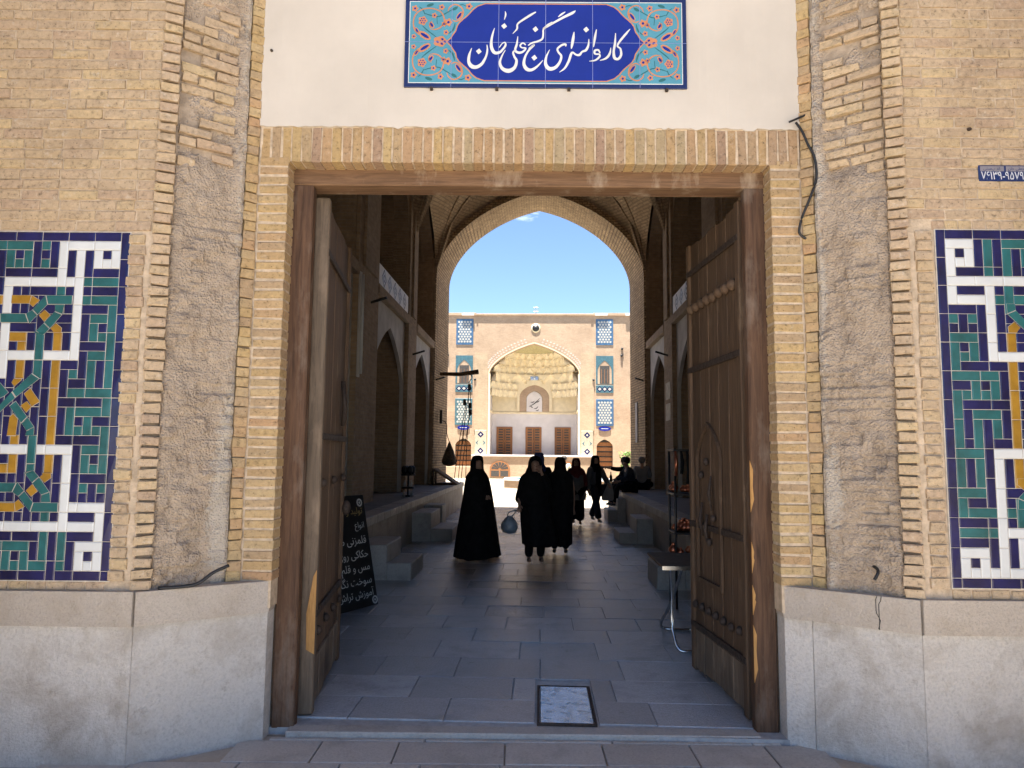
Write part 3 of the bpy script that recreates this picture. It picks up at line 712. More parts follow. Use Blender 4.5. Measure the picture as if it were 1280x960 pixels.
LS = [[(608,430,5),(588,490,20),(585,545,26),(610,582,34),(650,588,30),(695,560,24),(728,500,17),(739,445,14),(735,402,5)],
 [(797,262,4),(780,320,16),(771,380,21),(775,430,27),(800,468,27),(840,465,22),(868,440,18),(891,405,16),(885,382,10),(862,392,8),(838,425,8)],
 [(885,120,4),(889,150,13),(878,192,3)], [(1143,125,10),(1100,150,19),(1030,195,17),(990,228,14),(985,268,14),(950,308,4)],
 [(1060,402,10),(1036,386,12),(1014,405,14),(1026,424,12),(1060,430,14),(1034,460,18),(1000,466,21),(972,446,19),(985,395,17),(993,330,5)],
 [(972,446,14),(955,466,16),(966,500,18),(984,535,21),(968,590,27),(920,618,36),(868,600,28),(845,550,20),(864,490,12),(890,445,5)],
 [(1080,406,9),(1112,385,14),(1160,371,16),(1198,350,16),(1206,310,14),(1208,272,14),(1240,236,15),(1285,212,16)],
 [(1084,432,8),(1128,402,18),(1088,444,16),(1056,500,18),(1046,560,25),(1070,602,31),(1112,608,24),(1160,577,16),(1205,528,5)]]
RS = [[(-8,266,16),(80,215,17),(160,170,20),(240,130,22),(264,111,5)], [(118,165,6),(150,141,16),(178,122,6)],
 [(48,440,5),(20,500,16),(15,560,27),(45,598,33),(95,588,27),(133,542,20),(145,492,18),(122,462,16),(114,432,16),(148,402,17),(180,395,18),(182,412,8)],
 [(252,290,6),(245,340,22),(235,400,20),(229,432,5)],
 [(130,627,4),(175,592,16),(208,533,20),(225,482,20),(240,462,16),(270,481,16),(298,481,20),(320,456,16),(352,441,21),(372,400,16),(376,348,5)],
 [(440,268,6),(428,330,20),(418,395,12),(414,416,5)],
 [(470,468,10),(455,441,16),(426,446,18),(427,472,15),(462,476,13),(465,496,17),(430,525,14),(378,534,4)], [(560,420,4),(550,470,18),(520,508,18),(468,527,5)],
 [(600,298,5),(595,380,18),(584,450,19),(590,503,25),(620,514,21),(645,480,20),(640,430,16),(615,405,14),(640,360,18),(690,300,17),(722,263,5)]]
mb = MB()
for ps in LS: ribbon(mb, [(*zL(x, y), w*KU) for x, y, w in ps], V0-.0026, 8)
for ps in RS: ribbon(mb, [(*zR(x, y), w*KU) for x, y, w in ps], V0-.0026, 8)
for (fn, x, y) in [(zL,667,458),(zL,877,245),(zL,1140,270),(zL,1132,508),(zR,353,270)]:
    flat(mb, [fn(x-24, y-2), fn(x-2, y+24), fn(x+25, y+3), fn(x+3, y-25)], V0-.0026)
mb.build('lettering', M['s_white'], sign)
for px in (541, 622, 711, 832):
    mb = MB(); u = SU(px); mb.box(u-.009, u+.009, -.032, -.001, 3.946, 3.962); mb.build('clip', M['iron'], sign)

# ------------------------------------------------------------------ lettering with the built-in font
FORMS = {}
for i, (ch, base, n) in enumerate([(0x627,0xFE8D,2),(0x628,0xFE8F,4),(0x62A,0xFE95,4),(0x62C,0xFE9D,4),(0x62D,0xFEA1,4),(0x62E,0xFEA5,4),(0x62F,0xFEA9,2),(0x631,0xFEAD,2),(0x632,0xFEAF,2),(0x633,0xFEB1,4),(0x634,0xFEB5,4),(0x637,0xFEC1,4),(0x638,0xFEC5,4),(0x639,0xFEC9,4),(0x641,0xFED1,4),(0x642,0xFED5,4),(0x644,0xFEDD,4),(0x645,0xFEE1,4),(0x646,0xFEE5,4),(0x648,0xFEED,2),(0x6CC,0xFBFC,4),(0x686,0xFB7A,4),(0x6A9,0xFB8E,4),(0x6AF,0xFB92,4),(0x622,0xFE81,2),(0x647,0xFEE9,4)]):
    FORMS[chr(ch)] = (base, n)
def shape(tx):
    out = []
    for i, c in enumerate(tx):
        if c not in FORMS: out.append(c); continue
        b, n = FORMS[c]
        pj = i > 0 and tx[i-1] in FORMS and FORMS[tx[i-1]][1] == 4
        nj = n == 4 and i+1 < len(tx) and tx[i+1] in FORMS
        k = (3 if pj and nj else 2 if nj else 1 if pj else 0)
        out.append(chr(b + k))
    return ''.join(out[::-1])
def text_mesh(body, size, mat, align='CENTER'):
    cu = bpy.data.curves.new('text', 'FONT'); cu.body = body; cu.size = size; cu.align_x = align; cu.extrude = .0004; cu.resolution_u = 3
    o = bpy.data.objects.new('text', cu); COL.objects.link(o)
    dg = bpy.context.evaluated_depsgraph_get(); dg.update()
    me = bpy.data.meshes.new_from_object(o.evaluated_get(dg)); bpy.data.objects.remove(o); bpy.data.curves.remove(cu)
    me.materials.clear(); me.materials.append(mat); return me
# number plate
pl = fthing('number_plate', 'small blue enamel plate with white Persian digits on the brick', 'plate')
M['enamel'] = plain('blue_enamel', (.012, .03, .12), .3, var=.15); M['plate_grey'] = plain('grey_enamel', (.22, .21, .24), .35, var=.15); M['white_p'] = plain('white_enamel', (.65, .68, .72), .4, var=.05)
mb = MB(); mb.cbox(2.515, 2.815, -.3535, -.344, 3.240, 3.336, .003); mb.build('plate', M['enamel'], pl)
for a, b in ((2.523, 2.660), (2.672, 2.807)):
    mb = MB(); mb.box(a, b, -.3545, -.3530, 3.299, 3.329); mb.build('name_field', M['plate_grey'], pl)
o = link('digits', text_mesh('۷۶۱۳۹-۹۵۷۹۷', .068, M['white_p']), pl, (2.665, -.3545, 3.250)); o.rotation_euler = (R(90), 0, 0)
me = o.data; xs = [v.co.x for v in me.vertices]; wd = max(xs)-min(xs); o.scale = (.275/wd, 1, 1)
for tx, u in (('کد پستی', 2.59), ('گنجعلی خان', 2.74)):
    o = link('lettering', text_mesh(shape(tx), .024, M['enamel']), pl, (u, -.3551, 3.307)); o.rotation_euler = (R(90), 0, 0); tag(o, kind='stuff')

# ------------------------------------------------------------------ door frame and leaves
df = fthing('door_frame', 'worn brown timber frame of the gateway with a scuffed top beam', 'door frame')
for s in (-1, 1):
    mb = MB(); a, b = sorted((C0+s*1.395, C0+s*1.535)); mb.cbox(a, b, .13, .21, -.02, 3.375, .008); mb.build('post', M['wood'], df)
mb = MB(); mb.cbox(C0-1.535, C0+1.535, .125, .30, 3.372, 3.51, .008); mb.build('top_beam', M['beam'], df)
def shard(parent, pts, th, mat, m):
    mb = MB(); mb.prism(pts, 0, th, m=m); mb.build('bare_patch', M[mat], parent)
u0 = C0 + 1.393
for z0, z1, wd in ((1.30, 1.62, .022), (.93, 1.12, .016), (.68, .86, .02), (.28, .62, .022)):
    shard(df, [(u0, z0), (u0+wd, z0+.08), (u0+wd*.7, (z0+z1)/2), (u0+wd*.9, z1-.06), (u0, z1)], .01, 'rawwood', lambda a, b, c: (a-.001, .1285+b, c))
mb = MB(); mb.cbox(C0-1.42, C0+1.40, .05, .165, -.09, -.002, .006); 
ts = tag(link('threshold', mb.mesh('threshold', M['sill']), None, FP, FA), 'worn stone threshold across the open gateway', 'threshold')

def leaf(name, label, hinge, end, nside, rich):
    d = Vector(end) - Vector(hinge); Ln = d.length
    t = thing(name, label, 'door', (hinge[0], hinge[1], 0), math.atan2(d.y, d.x))
    # local x along the leaf, inner face at y=0, body behind it (y opposite to nside)
    Y = lambda a, b: (min(-nside*a, -nside*b), max(-nside*a, -nside*b))
    zt = 3.345
    n = 5; x0 = .075; pw = (Ln - .075 - x0)/n
    for i in range(n):
        mb = MB(); y0, y1 = Y(.004 + rnd.uniform(0, .006), .06); mb.cbox(x0+i*pw+.003, x0+(i+1)*pw-.003, y0, y1, .34, zt-.02 + rnd.uniform(-.01, .01), .005); mb.build('plank', M['leaf'], t)
        mb = MB(); y0, y1 = Y(.0 + rnd.uniform(0, .004), .06); mb.cbox(x0+i*pw+.003, x0+(i+1)*pw-.003, y0, y1, .035 + rnd.uniform(-.01, .015), .325, .006); mb.build('kick_board', M['stile'], t)
    y0, y1 = Y(-.012, .085)
    mb = MB(); mb.cbox(0, .075, y0, y1, .012, zt, .008); mb.build('hinge_stile', M['leaf' if rich else 'stile'], t)
    mb = MB(); mb.cbox(Ln-.075, Ln, y0, y1, .012, zt, .012); mb.build('closing_stile', M['leaf'], t)
    for z in (.36, 1.12, 2.32, 3.10) if rich else (.62, 1.75, 2.98):
        y0, y1 = Y(-.016, .004); mb = MB(); mb.cbox(.01, Ln-.01, y0, y1, z-.022, z+.022, .004); mb.build('iron_strap', M['iron'], t)
    zs = ((2.80, 8, .040, 'wooden_boss', 'leaf'), (.52, 7, .030, 'stud', 'iron')) if rich else ((1.45, 3, .03, 'stud', 'iron'), (.5, 4, .03, 'stud', 'iron'))
    for z, k, r, nm, mt in zs:
        for i in range(k):
            mb = MB(); x = .12 + (Ln-.24)*i/(k-1)
            mb.lathe([(r, 0), (r*1.05, r*.35), (r*.8, r*.85), (r*.35, r*1.15), (.002, r*1.2)], n=10)
            mb.v = [(v[0], nside*v[2], v[1]) for v in mb.v]
            if nside > 0: mb.f = [f[::-1] for f in mb.f]
            mb.build(nm, M[mt], t, (x, 0, z + rnd.uniform(-.006, .006)))
    if rich:   # carved panel with a pointed head and iron fittings
        pts = arch_pts(Ln*.60, .46, 1.62, 1.86, .5, 8); poly = [(Ln*.60-.23, .74)] + pts + [(Ln*.60+.23, .74)]
        rim = [(Ln*.60+(a-Ln*.60)*1.12, 1.3+(c-1.3)*1.06) for a, c in poly]
        mb = MB(); k = len(poly)
        for i in range(k):
            j = (i+1) % k
            q = [poly[i], poly[j], rim[j], rim[i]]
            for yy in (nside*.022,): mb.q([(a, yy, c) for a, c in q])
            mb.q([(poly[i][0], 0, poly[i][1]), (poly[j][0], 0, poly[j][1]), (poly[j][0], nside*.022, poly[j][1]), (poly[i][0], nside*.022, poly[i][1])])
            mb.q([(rim[i][0], 0, rim[i][1]), (rim[j][0], 0, rim[j][1]), (rim[j][0], nside*.022, rim[j][1]), (rim[i][0], nside*.022, rim[i][1])])
        mb.build('wicket_frame', M['leaf'], t)
        for xx, za, zb, r in ((.52, 1.25, 1.5, .014), (.60, 1.0, 1.22, .016), (.70, 1.05, 1.3, .014)):
            mb = MB(); mb.tube([(Ln*xx, nside*.02, za), (Ln*xx+.01, nside*.035, (za+zb)/2), (Ln*xx, nside*.02, zb)], [r*.6, r, r*.5], 7); mb.build('bolt', M['iron'], t)
        for xx, z in ((.5, 1.2), (.58, 1.02), (.66, 1.12), (.72, 1.5), (.62, 1.6)):
            mb = MB(); mb.ball((Ln*xx, nside*.018, z), (.03, .022, .03), 8); mb.build('rivet', M['iron'], t)
    else:
        mb = MB(); mb.ball((Ln-.04, nside*.03, 1.20), (.045, .04, .06), 8); mb.build('handle', M['iron'], t)
        mb = MB(); mb.tube([(Ln-.3, nside*.012, 2.2), (Ln-.3, nside*.03, 2.0), (Ln-.3, nside*.02, 1.85)], .018, 7); mb.build('bolt', M['iron'], t)
        for ch in t.children:
            if ch.name.startswith('hinge_stile'):
                mb = MB(); mb.prism([(0, 0), (.05, .03), (.055, .25), (.02, .48), (.0, .52)], -.002, .006, m=lambda a, b, c: (-b - .0005, nside*.01 - nside*a, .38+c)); mb.build('bare_patch', M['rawwood'], ch)
    return t
leaf('door_leaf', 'open grey-brown plank door leaf beside the black lettered board', (-1.425, 4.575), (-1.60, 5.80), -1, False)
leaf('door_leaf', 'open brown plank door leaf with a row of wooden bosses and carved wicket', (1.315, 4.66), (1.195, 5.76), 1, True)

# ------------------------------------------------------------------ loose cables
def cable(label, pts, r=.007, name='cable'):
    mb = MB(); mb.tube(spline(pts, 6), r, 7); return tag(mb.build(name, M['rubber']), label, 'cable')
W = fw
cable('long black cable hanging down the edge of the lintel bricks', [W(1.60,-.03,3.74), W(1.63,-.05,3.67), W(1.66,-.06,3.58), W(1.69,-.07,3.50), W(1.70,-.07,3.37), W(1.66,-.06,3.24), W(1.615,-.04,3.12), W(1.60,-.03,3.03), W(1.64,-.03,2.99)], .008)
cable('short black cable end sticking out at the top of the lintel', [W(1.55,-.05,3.735), W(1.60,-.04,3.76), W(1.66,-.03,3.79)], .007)
cable('black cable lying curled on the stone coping', [W(-2.13,-.30,.885), W(-2.0,-.27,.89), W(-1.93,-.24,.905), W(-1.87,-.20,.955), W(-1.80,-.15,.99)], .010)
cable('black cable stub poking out of the mud plaster', [W(1.88,-.05,1.05), W(1.895,-.24,1.02), W(1.865,-.265,.965)], .009)
# ------------------------------------------------------------------ inspection cover in the floor
mh = thing('inspection_cover', 'bright worn steel inspection cover set in the floor by the threshold', 'cover', (.175, 4.9, 0))
mb = MB(); 
for a in ((-.185,-.17,-.36,.36), (.17,.185,-.36,.36), (-.17,.17,-.36,-.345), (-.17,.17,.345,.36)): mb.box(a[0], a[1], a[2], a[3], -.03, .009)
mb.build('cover_frame', M['iron'], mh)
mb = MB(); mb.cbox(-.165, .165, -.34, .34, -.03, .007, .004); mb.build('cover_plate', M['steel'], mh)
# ------------------------------------------------------------------ passage floor
fl = MB(); fl.box(-3.2, 3.2, 4.42, 22.15, -.14, -.008); cfl = tag(fl.build('passage_floor', M['joint']), kind='structure')
y = 4.57; r = 0
while y < 22.1:
    d = .40 if r == 0 else rnd.choice((.46, .5, .52))
    if y + d > 22.1: d = 22.12 - y
    x = -2.45 + (0, -.31)[r % 2]
    while x < 2.2:
        wd = rnd.choice((.60, .62, .64, .70))
        a, b = max(x, -2.45), min(x + wd, 2.2)
        if b - a > .06:
            z = rnd.uniform(-.003, .003); parts = [(a, b)]
            if y < 5.27 and b > -.02 and a < .37: parts = [(a, min(b, -.02)), (max(a, .37), b)]     # leave the cover free
            for p, q_ in parts:
                if q_ - p > .04:
                    mb = MB(); mb.cbox(p+.0025, q_-.0025, y+.0025, y+d-.0025, -.03, z, .003); mb.build('floor_slab', M['floor'], cfl)
        x += wd
    y += d; r += 1
# ------------------------------------------------------------------ side platforms with coping and faces
def platform(s, xe, h, label):
    t = thing('stone_platform', label, 'platform')
    X = lambda a: s*a
    mb = MB(); a, b = sorted((X(xe+.03), X(4.9))); mb.box(a, b, 7.2, 22.2, -.1, h-.03); mb.build('core', M['platform'], t)
    y = 7.2
    while y < 22.2:
        L_ = rnd.uniform(.7, 1.1); y2 = min(22.2, y + L_)
        mb = MB(); a, b = sorted((X(xe), X(xe+.05))); mb.cbox(a, b, y+.004, y2-.004, -.02, h-.13, .004); mb.build('face_slab', M['platform'], t)
        y = y2
    y = 7.2
    while y < 22.2:
        L_ = rnd.uniform(.34, .5); y2 = min(22.2, y + L_)
        mb = MB(); a, b = sorted((X(xe-.03), X(xe+.27))); mb.cbox(a, b, y+.003, y2-.003, h-.125, h + rnd.uniform(-.004, .004), .009); mb.build('coping_stone', M['steps'], t)
        y = y2
    mb = MB(); a, b = sorted((X(xe+.272), X(4.9))); mb.box(a, b, 7.2, 22.2, h-.028, h-.004); mb.build('paving', M['ptop'], t)
platform(-1, 2.38, .75, 'raised stone platform with pale coping, holding the netted bag and slanted board')
platform(1, 2.10, .70, 'raised stone platform with pale coping where the men sit')
def step(x0, x1, xm, y0, y1, h1, h2, label, s):
    """two-tread block: low tread towards the middle of the passage"""
    t = thing('step_block', label, 'steps', group='step blocks along the platforms')
    a, b = sorted((x0, xm)); mb = MB(); mb.cbox(a, b + (0 if s > 0 else 0), y0, y1, -.02, h1, .012); mb.build('tread', M['steps'], t)
    a, b = sorted((xm, x1)); mb = MB(); mb.cbox(a, b, y0-.004, y1+.004, -.02, h2, .012); mb.build('tread', M['steps'], t)
step(-1.62, -2.40, -2.02, 13.4, 14.6, .24, .53, 'two-tread step block with a square stone behind it', -1)
step(-1.66, -2.40, -1.98, 9.35, 10.3, .22, .45, 'two-tread step block right behind the black lettered board', -1)
step(1.48, 2.12, 1.80, 13.5, 14.5, .20, .46, 'two-tread step block between the table and the seated man', 1)
step(1.66, 2.12, 1.90, 17.7, 18.7, .29, .56, 'two-tread step block under the feet of the seated man in navy', 1)
step(1.45, 2.12, 1.80, 9.0, 9.8, .28, .30, 'low step block half hidden by the folding table', 1)
mb = MB(); mb.cbox(-2.37, -1.99, 14.68, 15.3, -.02, .58, .015); tag(mb.build('stone_block', M['steps']), 'squared stone block standing behind a two-tread step', 'block')

# ------------------------------------------------------------------ passage walls: piers, lower arches, upper recesses
BAYS = [(7.9, 11.7), (13.2, 16.35), (17.4, 20.25)]
PIERS = [(4.95, 7.9), (11.7, 13.2), (16.35, 17.4), (20.25, 20.75)]
ZI = 4.85
M['parapet'] = plain('parapet_white', (.8, .8, .79), .7, var=.06)
def passage_wall(s, xw, label):
    t = thing('passage_wall', label, 'wall')
    mp = lambda a, b, c: (s*b, a, c)          # a along the passage, b outwards, c up
    for a0, a1 in PIERS:
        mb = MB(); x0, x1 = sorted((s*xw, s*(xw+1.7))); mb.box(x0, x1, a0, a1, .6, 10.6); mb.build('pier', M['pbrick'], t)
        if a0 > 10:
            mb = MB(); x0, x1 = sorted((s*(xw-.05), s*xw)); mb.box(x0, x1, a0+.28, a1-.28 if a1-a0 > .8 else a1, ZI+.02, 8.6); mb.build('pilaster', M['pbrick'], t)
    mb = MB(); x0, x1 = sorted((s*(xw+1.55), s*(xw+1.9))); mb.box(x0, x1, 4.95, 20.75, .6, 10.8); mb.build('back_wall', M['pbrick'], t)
    for i, (a0, a1) in enumerate(BAYS):
        cx = (a0+a1)/2; wd = a1-a0-.14
        mb = MB(); arch_wall(mb, a0-.01, a1+.01, .6, ZI-.19, xw+.10, xw+.18, (cx, wd, 3.05, 4.27, .42), m=mp); mb.build('arch_panel', M['pplaster'], t)
        mb = MB(); x0, x1 = sorted((s*(xw-.02), s*(xw+1.6))); mb.cbox(x0, x1, a0-.02, a1+.02, ZI-.20, ZI, .01); mb.build('impost_band', M['pbrick'], t)
        mb = MB(); arch_wall(mb, a0-.01, a1+.01, ZI+.01, 10.6, xw+.06, xw+.4, (cx, a1-a0-.10, 7.1, 8.55, .45), m=mp); mb.build('wall_arch', M['pbrick'], t)
        if i == 1:     # painted parapet
            mb = MB(); x0, x1 = sorted((s*(xw+.07), s*(xw+.02))); mb.cbox(x0, x1, a0+.05, a1-.05, ZI, ZI+.43, .006); pa = mb.build('parapet', M['parapet'], t)
            q = MB(); k = 5
            for j in range(k):
                yc = a0+.25 + (a1-a0-.5)*(j+.5)/k
                for rr, w_ in ((.14, .034), (.06, .03)):
                    ring = [(yc + rr*1.05*math.cos(6.2832*m_/12)*(1+.25*math.cos(6.2832*m_/3)), ZI+.215 + rr*math.sin(6.2832*m_/12)*(1+.25*math.cos(6.2832*m_/3)), w_) for m_ in range(13)]
                    for p, p2 in zip(ring, ring[1:]):
                        dx, dz = p2[0]-p[0], p2[1]-p[1]; l = math.hypot(dx, dz) or 1; nx, nz = -dz/l*w_/2, dx/l*w_/2
                        q.q([(s*(xw+.018), *z) for z in ((p[0]+nx, p[1]+nz), (p2[0]+nx, p2[1]+nz), (p2[0]-nx, p2[1]-nz), (p[0]-nx, p[1]-nz))])
            q.build('painted_pattern', M['blacks'], pa)
    for a, z in ((12.6, 4.35), (16.9, 4.0), (20.5, 3.75)):      # short timber ends in the piers
        mb = MB(); mb.tube([(s*xw, a, z), (s*(xw-.30), a-.05, z+.08)], .025, 7); mb.build('wall_peg', M['blacks'], t)
    return t
pwl = passage_wall(-1, 3.08, 'dark brick passage wall with arched recesses on the side of the black lettered board')
pwr = passage_wall(1, 3.02, 'dark brick passage wall with arched recesses on the side of the folding table')
mb = MB(); mb.cbox(3.005, 3.021, 16.55, 17.15, 2.95, 3.35, .003); mb.cbox(3.005, 3.021, 16.55, 17.15, 2.45, 2.85, .003); tag(mb.build('wall_notice', plain('notice_cream', (.5, .45, .36), .7)), 'pair of cream paper notices on the passage pier', 'notice')
# vault over the three bays
vt = thing('passage_vault', 'brick rib vault over the dark passage', 'vault')
def groin(y0, y1, xl, xr):
    mb = MB(); n = 10; cy = (y0+y1)/2; cx = (xl+xr)/2; zs, zw, zt, zc = 7.0, 8.6, 9.55, 10.2
    prof = lambda t, rise, k: rise*((1-k)*math.sqrt(max(0, 1-t*t)) + k*(1-abs(t)))
    for sx, X in ((-1, xl), (1, xr)):
        for sy, Y in ((-1, y0), (1, y1)):
            A = []; B = []; D = []
            for i in range(n+1):
                f = math.sin(i/n*math.pi/2)*1.0; t = 1-f
                A.append(Vector((X, Y+(cy-Y)*f, zs+prof(t, zw-zs, .45))))
                B.append(Vector((X+(cx-X)*f, Y, zs+prof(t, zt-zs, .3))))
                D.append(Vector((X+(cx-X)*f*.93, Y+(cy-Y)*f*.93, zs+prof(t, zc-zs, .35))))
            E1 = [a.lerp(d, .5) + Vector((0, 0, .12*math.sin(i/n*3.1416))) for i, (a, d) in enumerate(zip(A, D))]
            for P, Q in ((A, E1), (E1, D), (D, B)): mb.loft([P, Q], closed=False, caps=False, smooth=True)
            r = MB(); r.tube(D, .045, 6); r.build('rib', M['vbrick'], vt); r = MB(); r.tube(E1, .03, 6); r.build('rib', M['vbrick'], vt)
    mb.build('vault_web', M['vbrick'], vt)
for a0, a1 in ((7.2, 12.45), (12.45, 16.87), (16.87, 20.3)): groin(a0, a1, -3.07, 3.01)
mb = MB(); mb.box(-5.1, 5.1, 4.9, 22.2, 10.6, 10.9); mb.build('roof_slab', M['pbrick'], vt)
# end arch towards the courtyard (slightly splayed reveal)
ea = thing('courtyard_arch', 'tall pointed brick arch framing the sky at the end of the passage', 'arch')
Y0, Y1 = 20.3, 22.3
mb = MB(); n = 22
near = [(-3.05, .6)] + [(-3.05, 2.5), (-3.05, 4.5)] + arch_pts(-.04, 6.02, 6.75, 9.32, .25, n) + [(2.97, 4.5), (2.97, 2.5), (2.97, .6)]
farr = [(-2.93, .6)] + [(-2.93, 2.5), (-2.93, 4.5)] + arch_pts(-.06, 5.74, 6.85, 9.42, .25, n) + [(2.81, 4.5), (2.81, 2.5), (2.81, .6)]
rings = [[((a[0]*(1-f)+b[0]*f), Y0+(Y1-Y0)*f, a[1]*(1-f)+b[1]*f) for a, b in zip(near, farr)] for f in [k/6 for k in range(7)]]
mb.loft(rings, closed=False, caps=False, smooth=True)
for ring, fl_ in ((rings[0], 0), (rings[-1], 1)):
    for p, q_ in zip(ring, ring[1:]):
        zt = 10.8
        if abs(p[0]-q_[0]) > 1e-6: mb.q([p, q_, (q_[0], q_[1], zt), (p[0], p[1], zt)][::(-1 if fl_ else 1)])
    for e, xx in ((ring[0], -5.1), (ring[-1], 5.1)): mb.q([(e[0], e[1], .6), (xx, e[1], .6), (xx, e[1], 10.8), (e[0], e[1], 10.8)])
mb.build('arch_body', M['abrick'], ea)
mb = MB(); mb.box(-14, -5.0, 20.8, 22.28, -.2, 10.9); mb.box(5.0, 14, 20.8, 22.28, -.2, 10.9); mb.box(-14, 14, 20.9, 22.32, 10.82, 11.2); mb.build('court_wall', M['cbrick'], ea)
mb = MB(); mb.cbox(2.865, 2.905, 21.2, 21.75, 2.0, 3.2, .01); tag(mb.build('framed_board', M['pplaster']), 'tall white framed board on the reveal of the courtyard arch', 'board')
# fluorescent fitting on the near pier
fx = thing('lamp_fitting', 'unlit white tube lamp fixed upright on the dark pier', 'lamp', (-3.04, 11.75, 0))
mb = MB(); mb.cbox(-.04, .0, -.05, .05, 2.9, 4.7, .01); mb.build('tray', M['pplaster'], fx); mb = MB(); mb.tube([(.03, 0, 2.95), (.03, 0, 4.65)], .022, 8); mb.build('tube', M['white'], fx)

# ------------------------------------------------------------------ courtyard
mb = MB(); mb.box(-14, 14, 22.14, 80, -.4, -.15)
tag(mb.build('courtyard_paving', texbrick('courtyard_flags', (.36, .325, .27), (.32, .29, .24), (.24, .22, .19), bw=.6, bh=.6, ms=.015, rough=.7, b=.2)), kind='structure')
YF = 51.7; FC = -.46
fa = thing('courtyard_facade', 'sunlit two-storey brick courtyard facade with a pointed iwan and blue tiles', 'building', (FC, YF, 0))
IW = 3.27
mb = MB(); arch_wall(mb, -4.15, 4.15, -.15, 11.75, 0, .55, (0, 2*IW, 7.45, 9.66, .4), n=20); mb.build('iwan_front', M['cbrick'], fa)
M['pierb'] = texbrick('pier_brick', (.46, .355, .24), (.41, .31, .205), (.43, .34, .24), bw=.24, bh=.07, ms=.01, b=.3, mott=.2); M['haunch'] = plain('haunch_tile', (.55, .43, .35), .8, var=.2, sc=6); M['ivory'] = plain('ivory_plaster', (.72, .61, .40), .85, var=.12, sc=3); M['court_white'] = plain('court_white_plaster', (.62, .58, .55), .85, var=.12, sc=1.2)
M['screen'] = plain('tile_screen_blue', (.05, .115, .21), .35, var=.3, sc=9); M['aqua'] = plain('aqua_tile', (.06, .135, .16), .35, var=.3, sc=9); M['cream_t'] = plain('cream_tile', (.44, .43, .38), .4, var=.15, sc=9)
M['pier_t'] = plain('pier_cream_tile', (.38, .34, .25), .5, var=.2, sc=9); M['shutter'] = woodmat('shutter_wood', (.20, .085, .035), (.36, .17, .07)); M['grille'] = plain('dark_grille', (.05, .045, .04), .7)
pts = arch_pts(0, 2*IW+.02, 7.45, 9.70, .4, 20)
mb = MB()
for p, q_ in zip(pts, pts[1:]):
    dx, dz = q_[0]-p[0], q_[1]-p[1]; l = math.hypot(dx, dz); nx, nz = -dz/l*.07, dx/l*.07
    mb.q([(p[0], -.03, p[1]), (q_[0], -.03, q_[1]), (q_[0]+nx, -.03, q_[1]+nz), (p[0]+nx, -.03, p[1]+nz)])
for s in (-1, 1): mb.box(s*IW-.07, s*IW+.07, -.03, .02, 1.5, 7.45)
mb.build('arch_moulding', M['ivory'], fa)
for s in (-1, 1):          # pale diamond brickwork over the haunches
    mb = MB()
    for p in pts[2:-2:1]:
        if s*p[0] > .5:
            for k in (.22, .42): 
                cx, cz = p[0]+s*k*.45, p[1]+k
                mb.q([(cx-.09, -.006, cz), (cx, -.006, cz-.07), (cx+.09, -.006, cz), (cx, -.006, cz+.07)])
    mb.build('haunch_pattern', M['haunch'], fa)
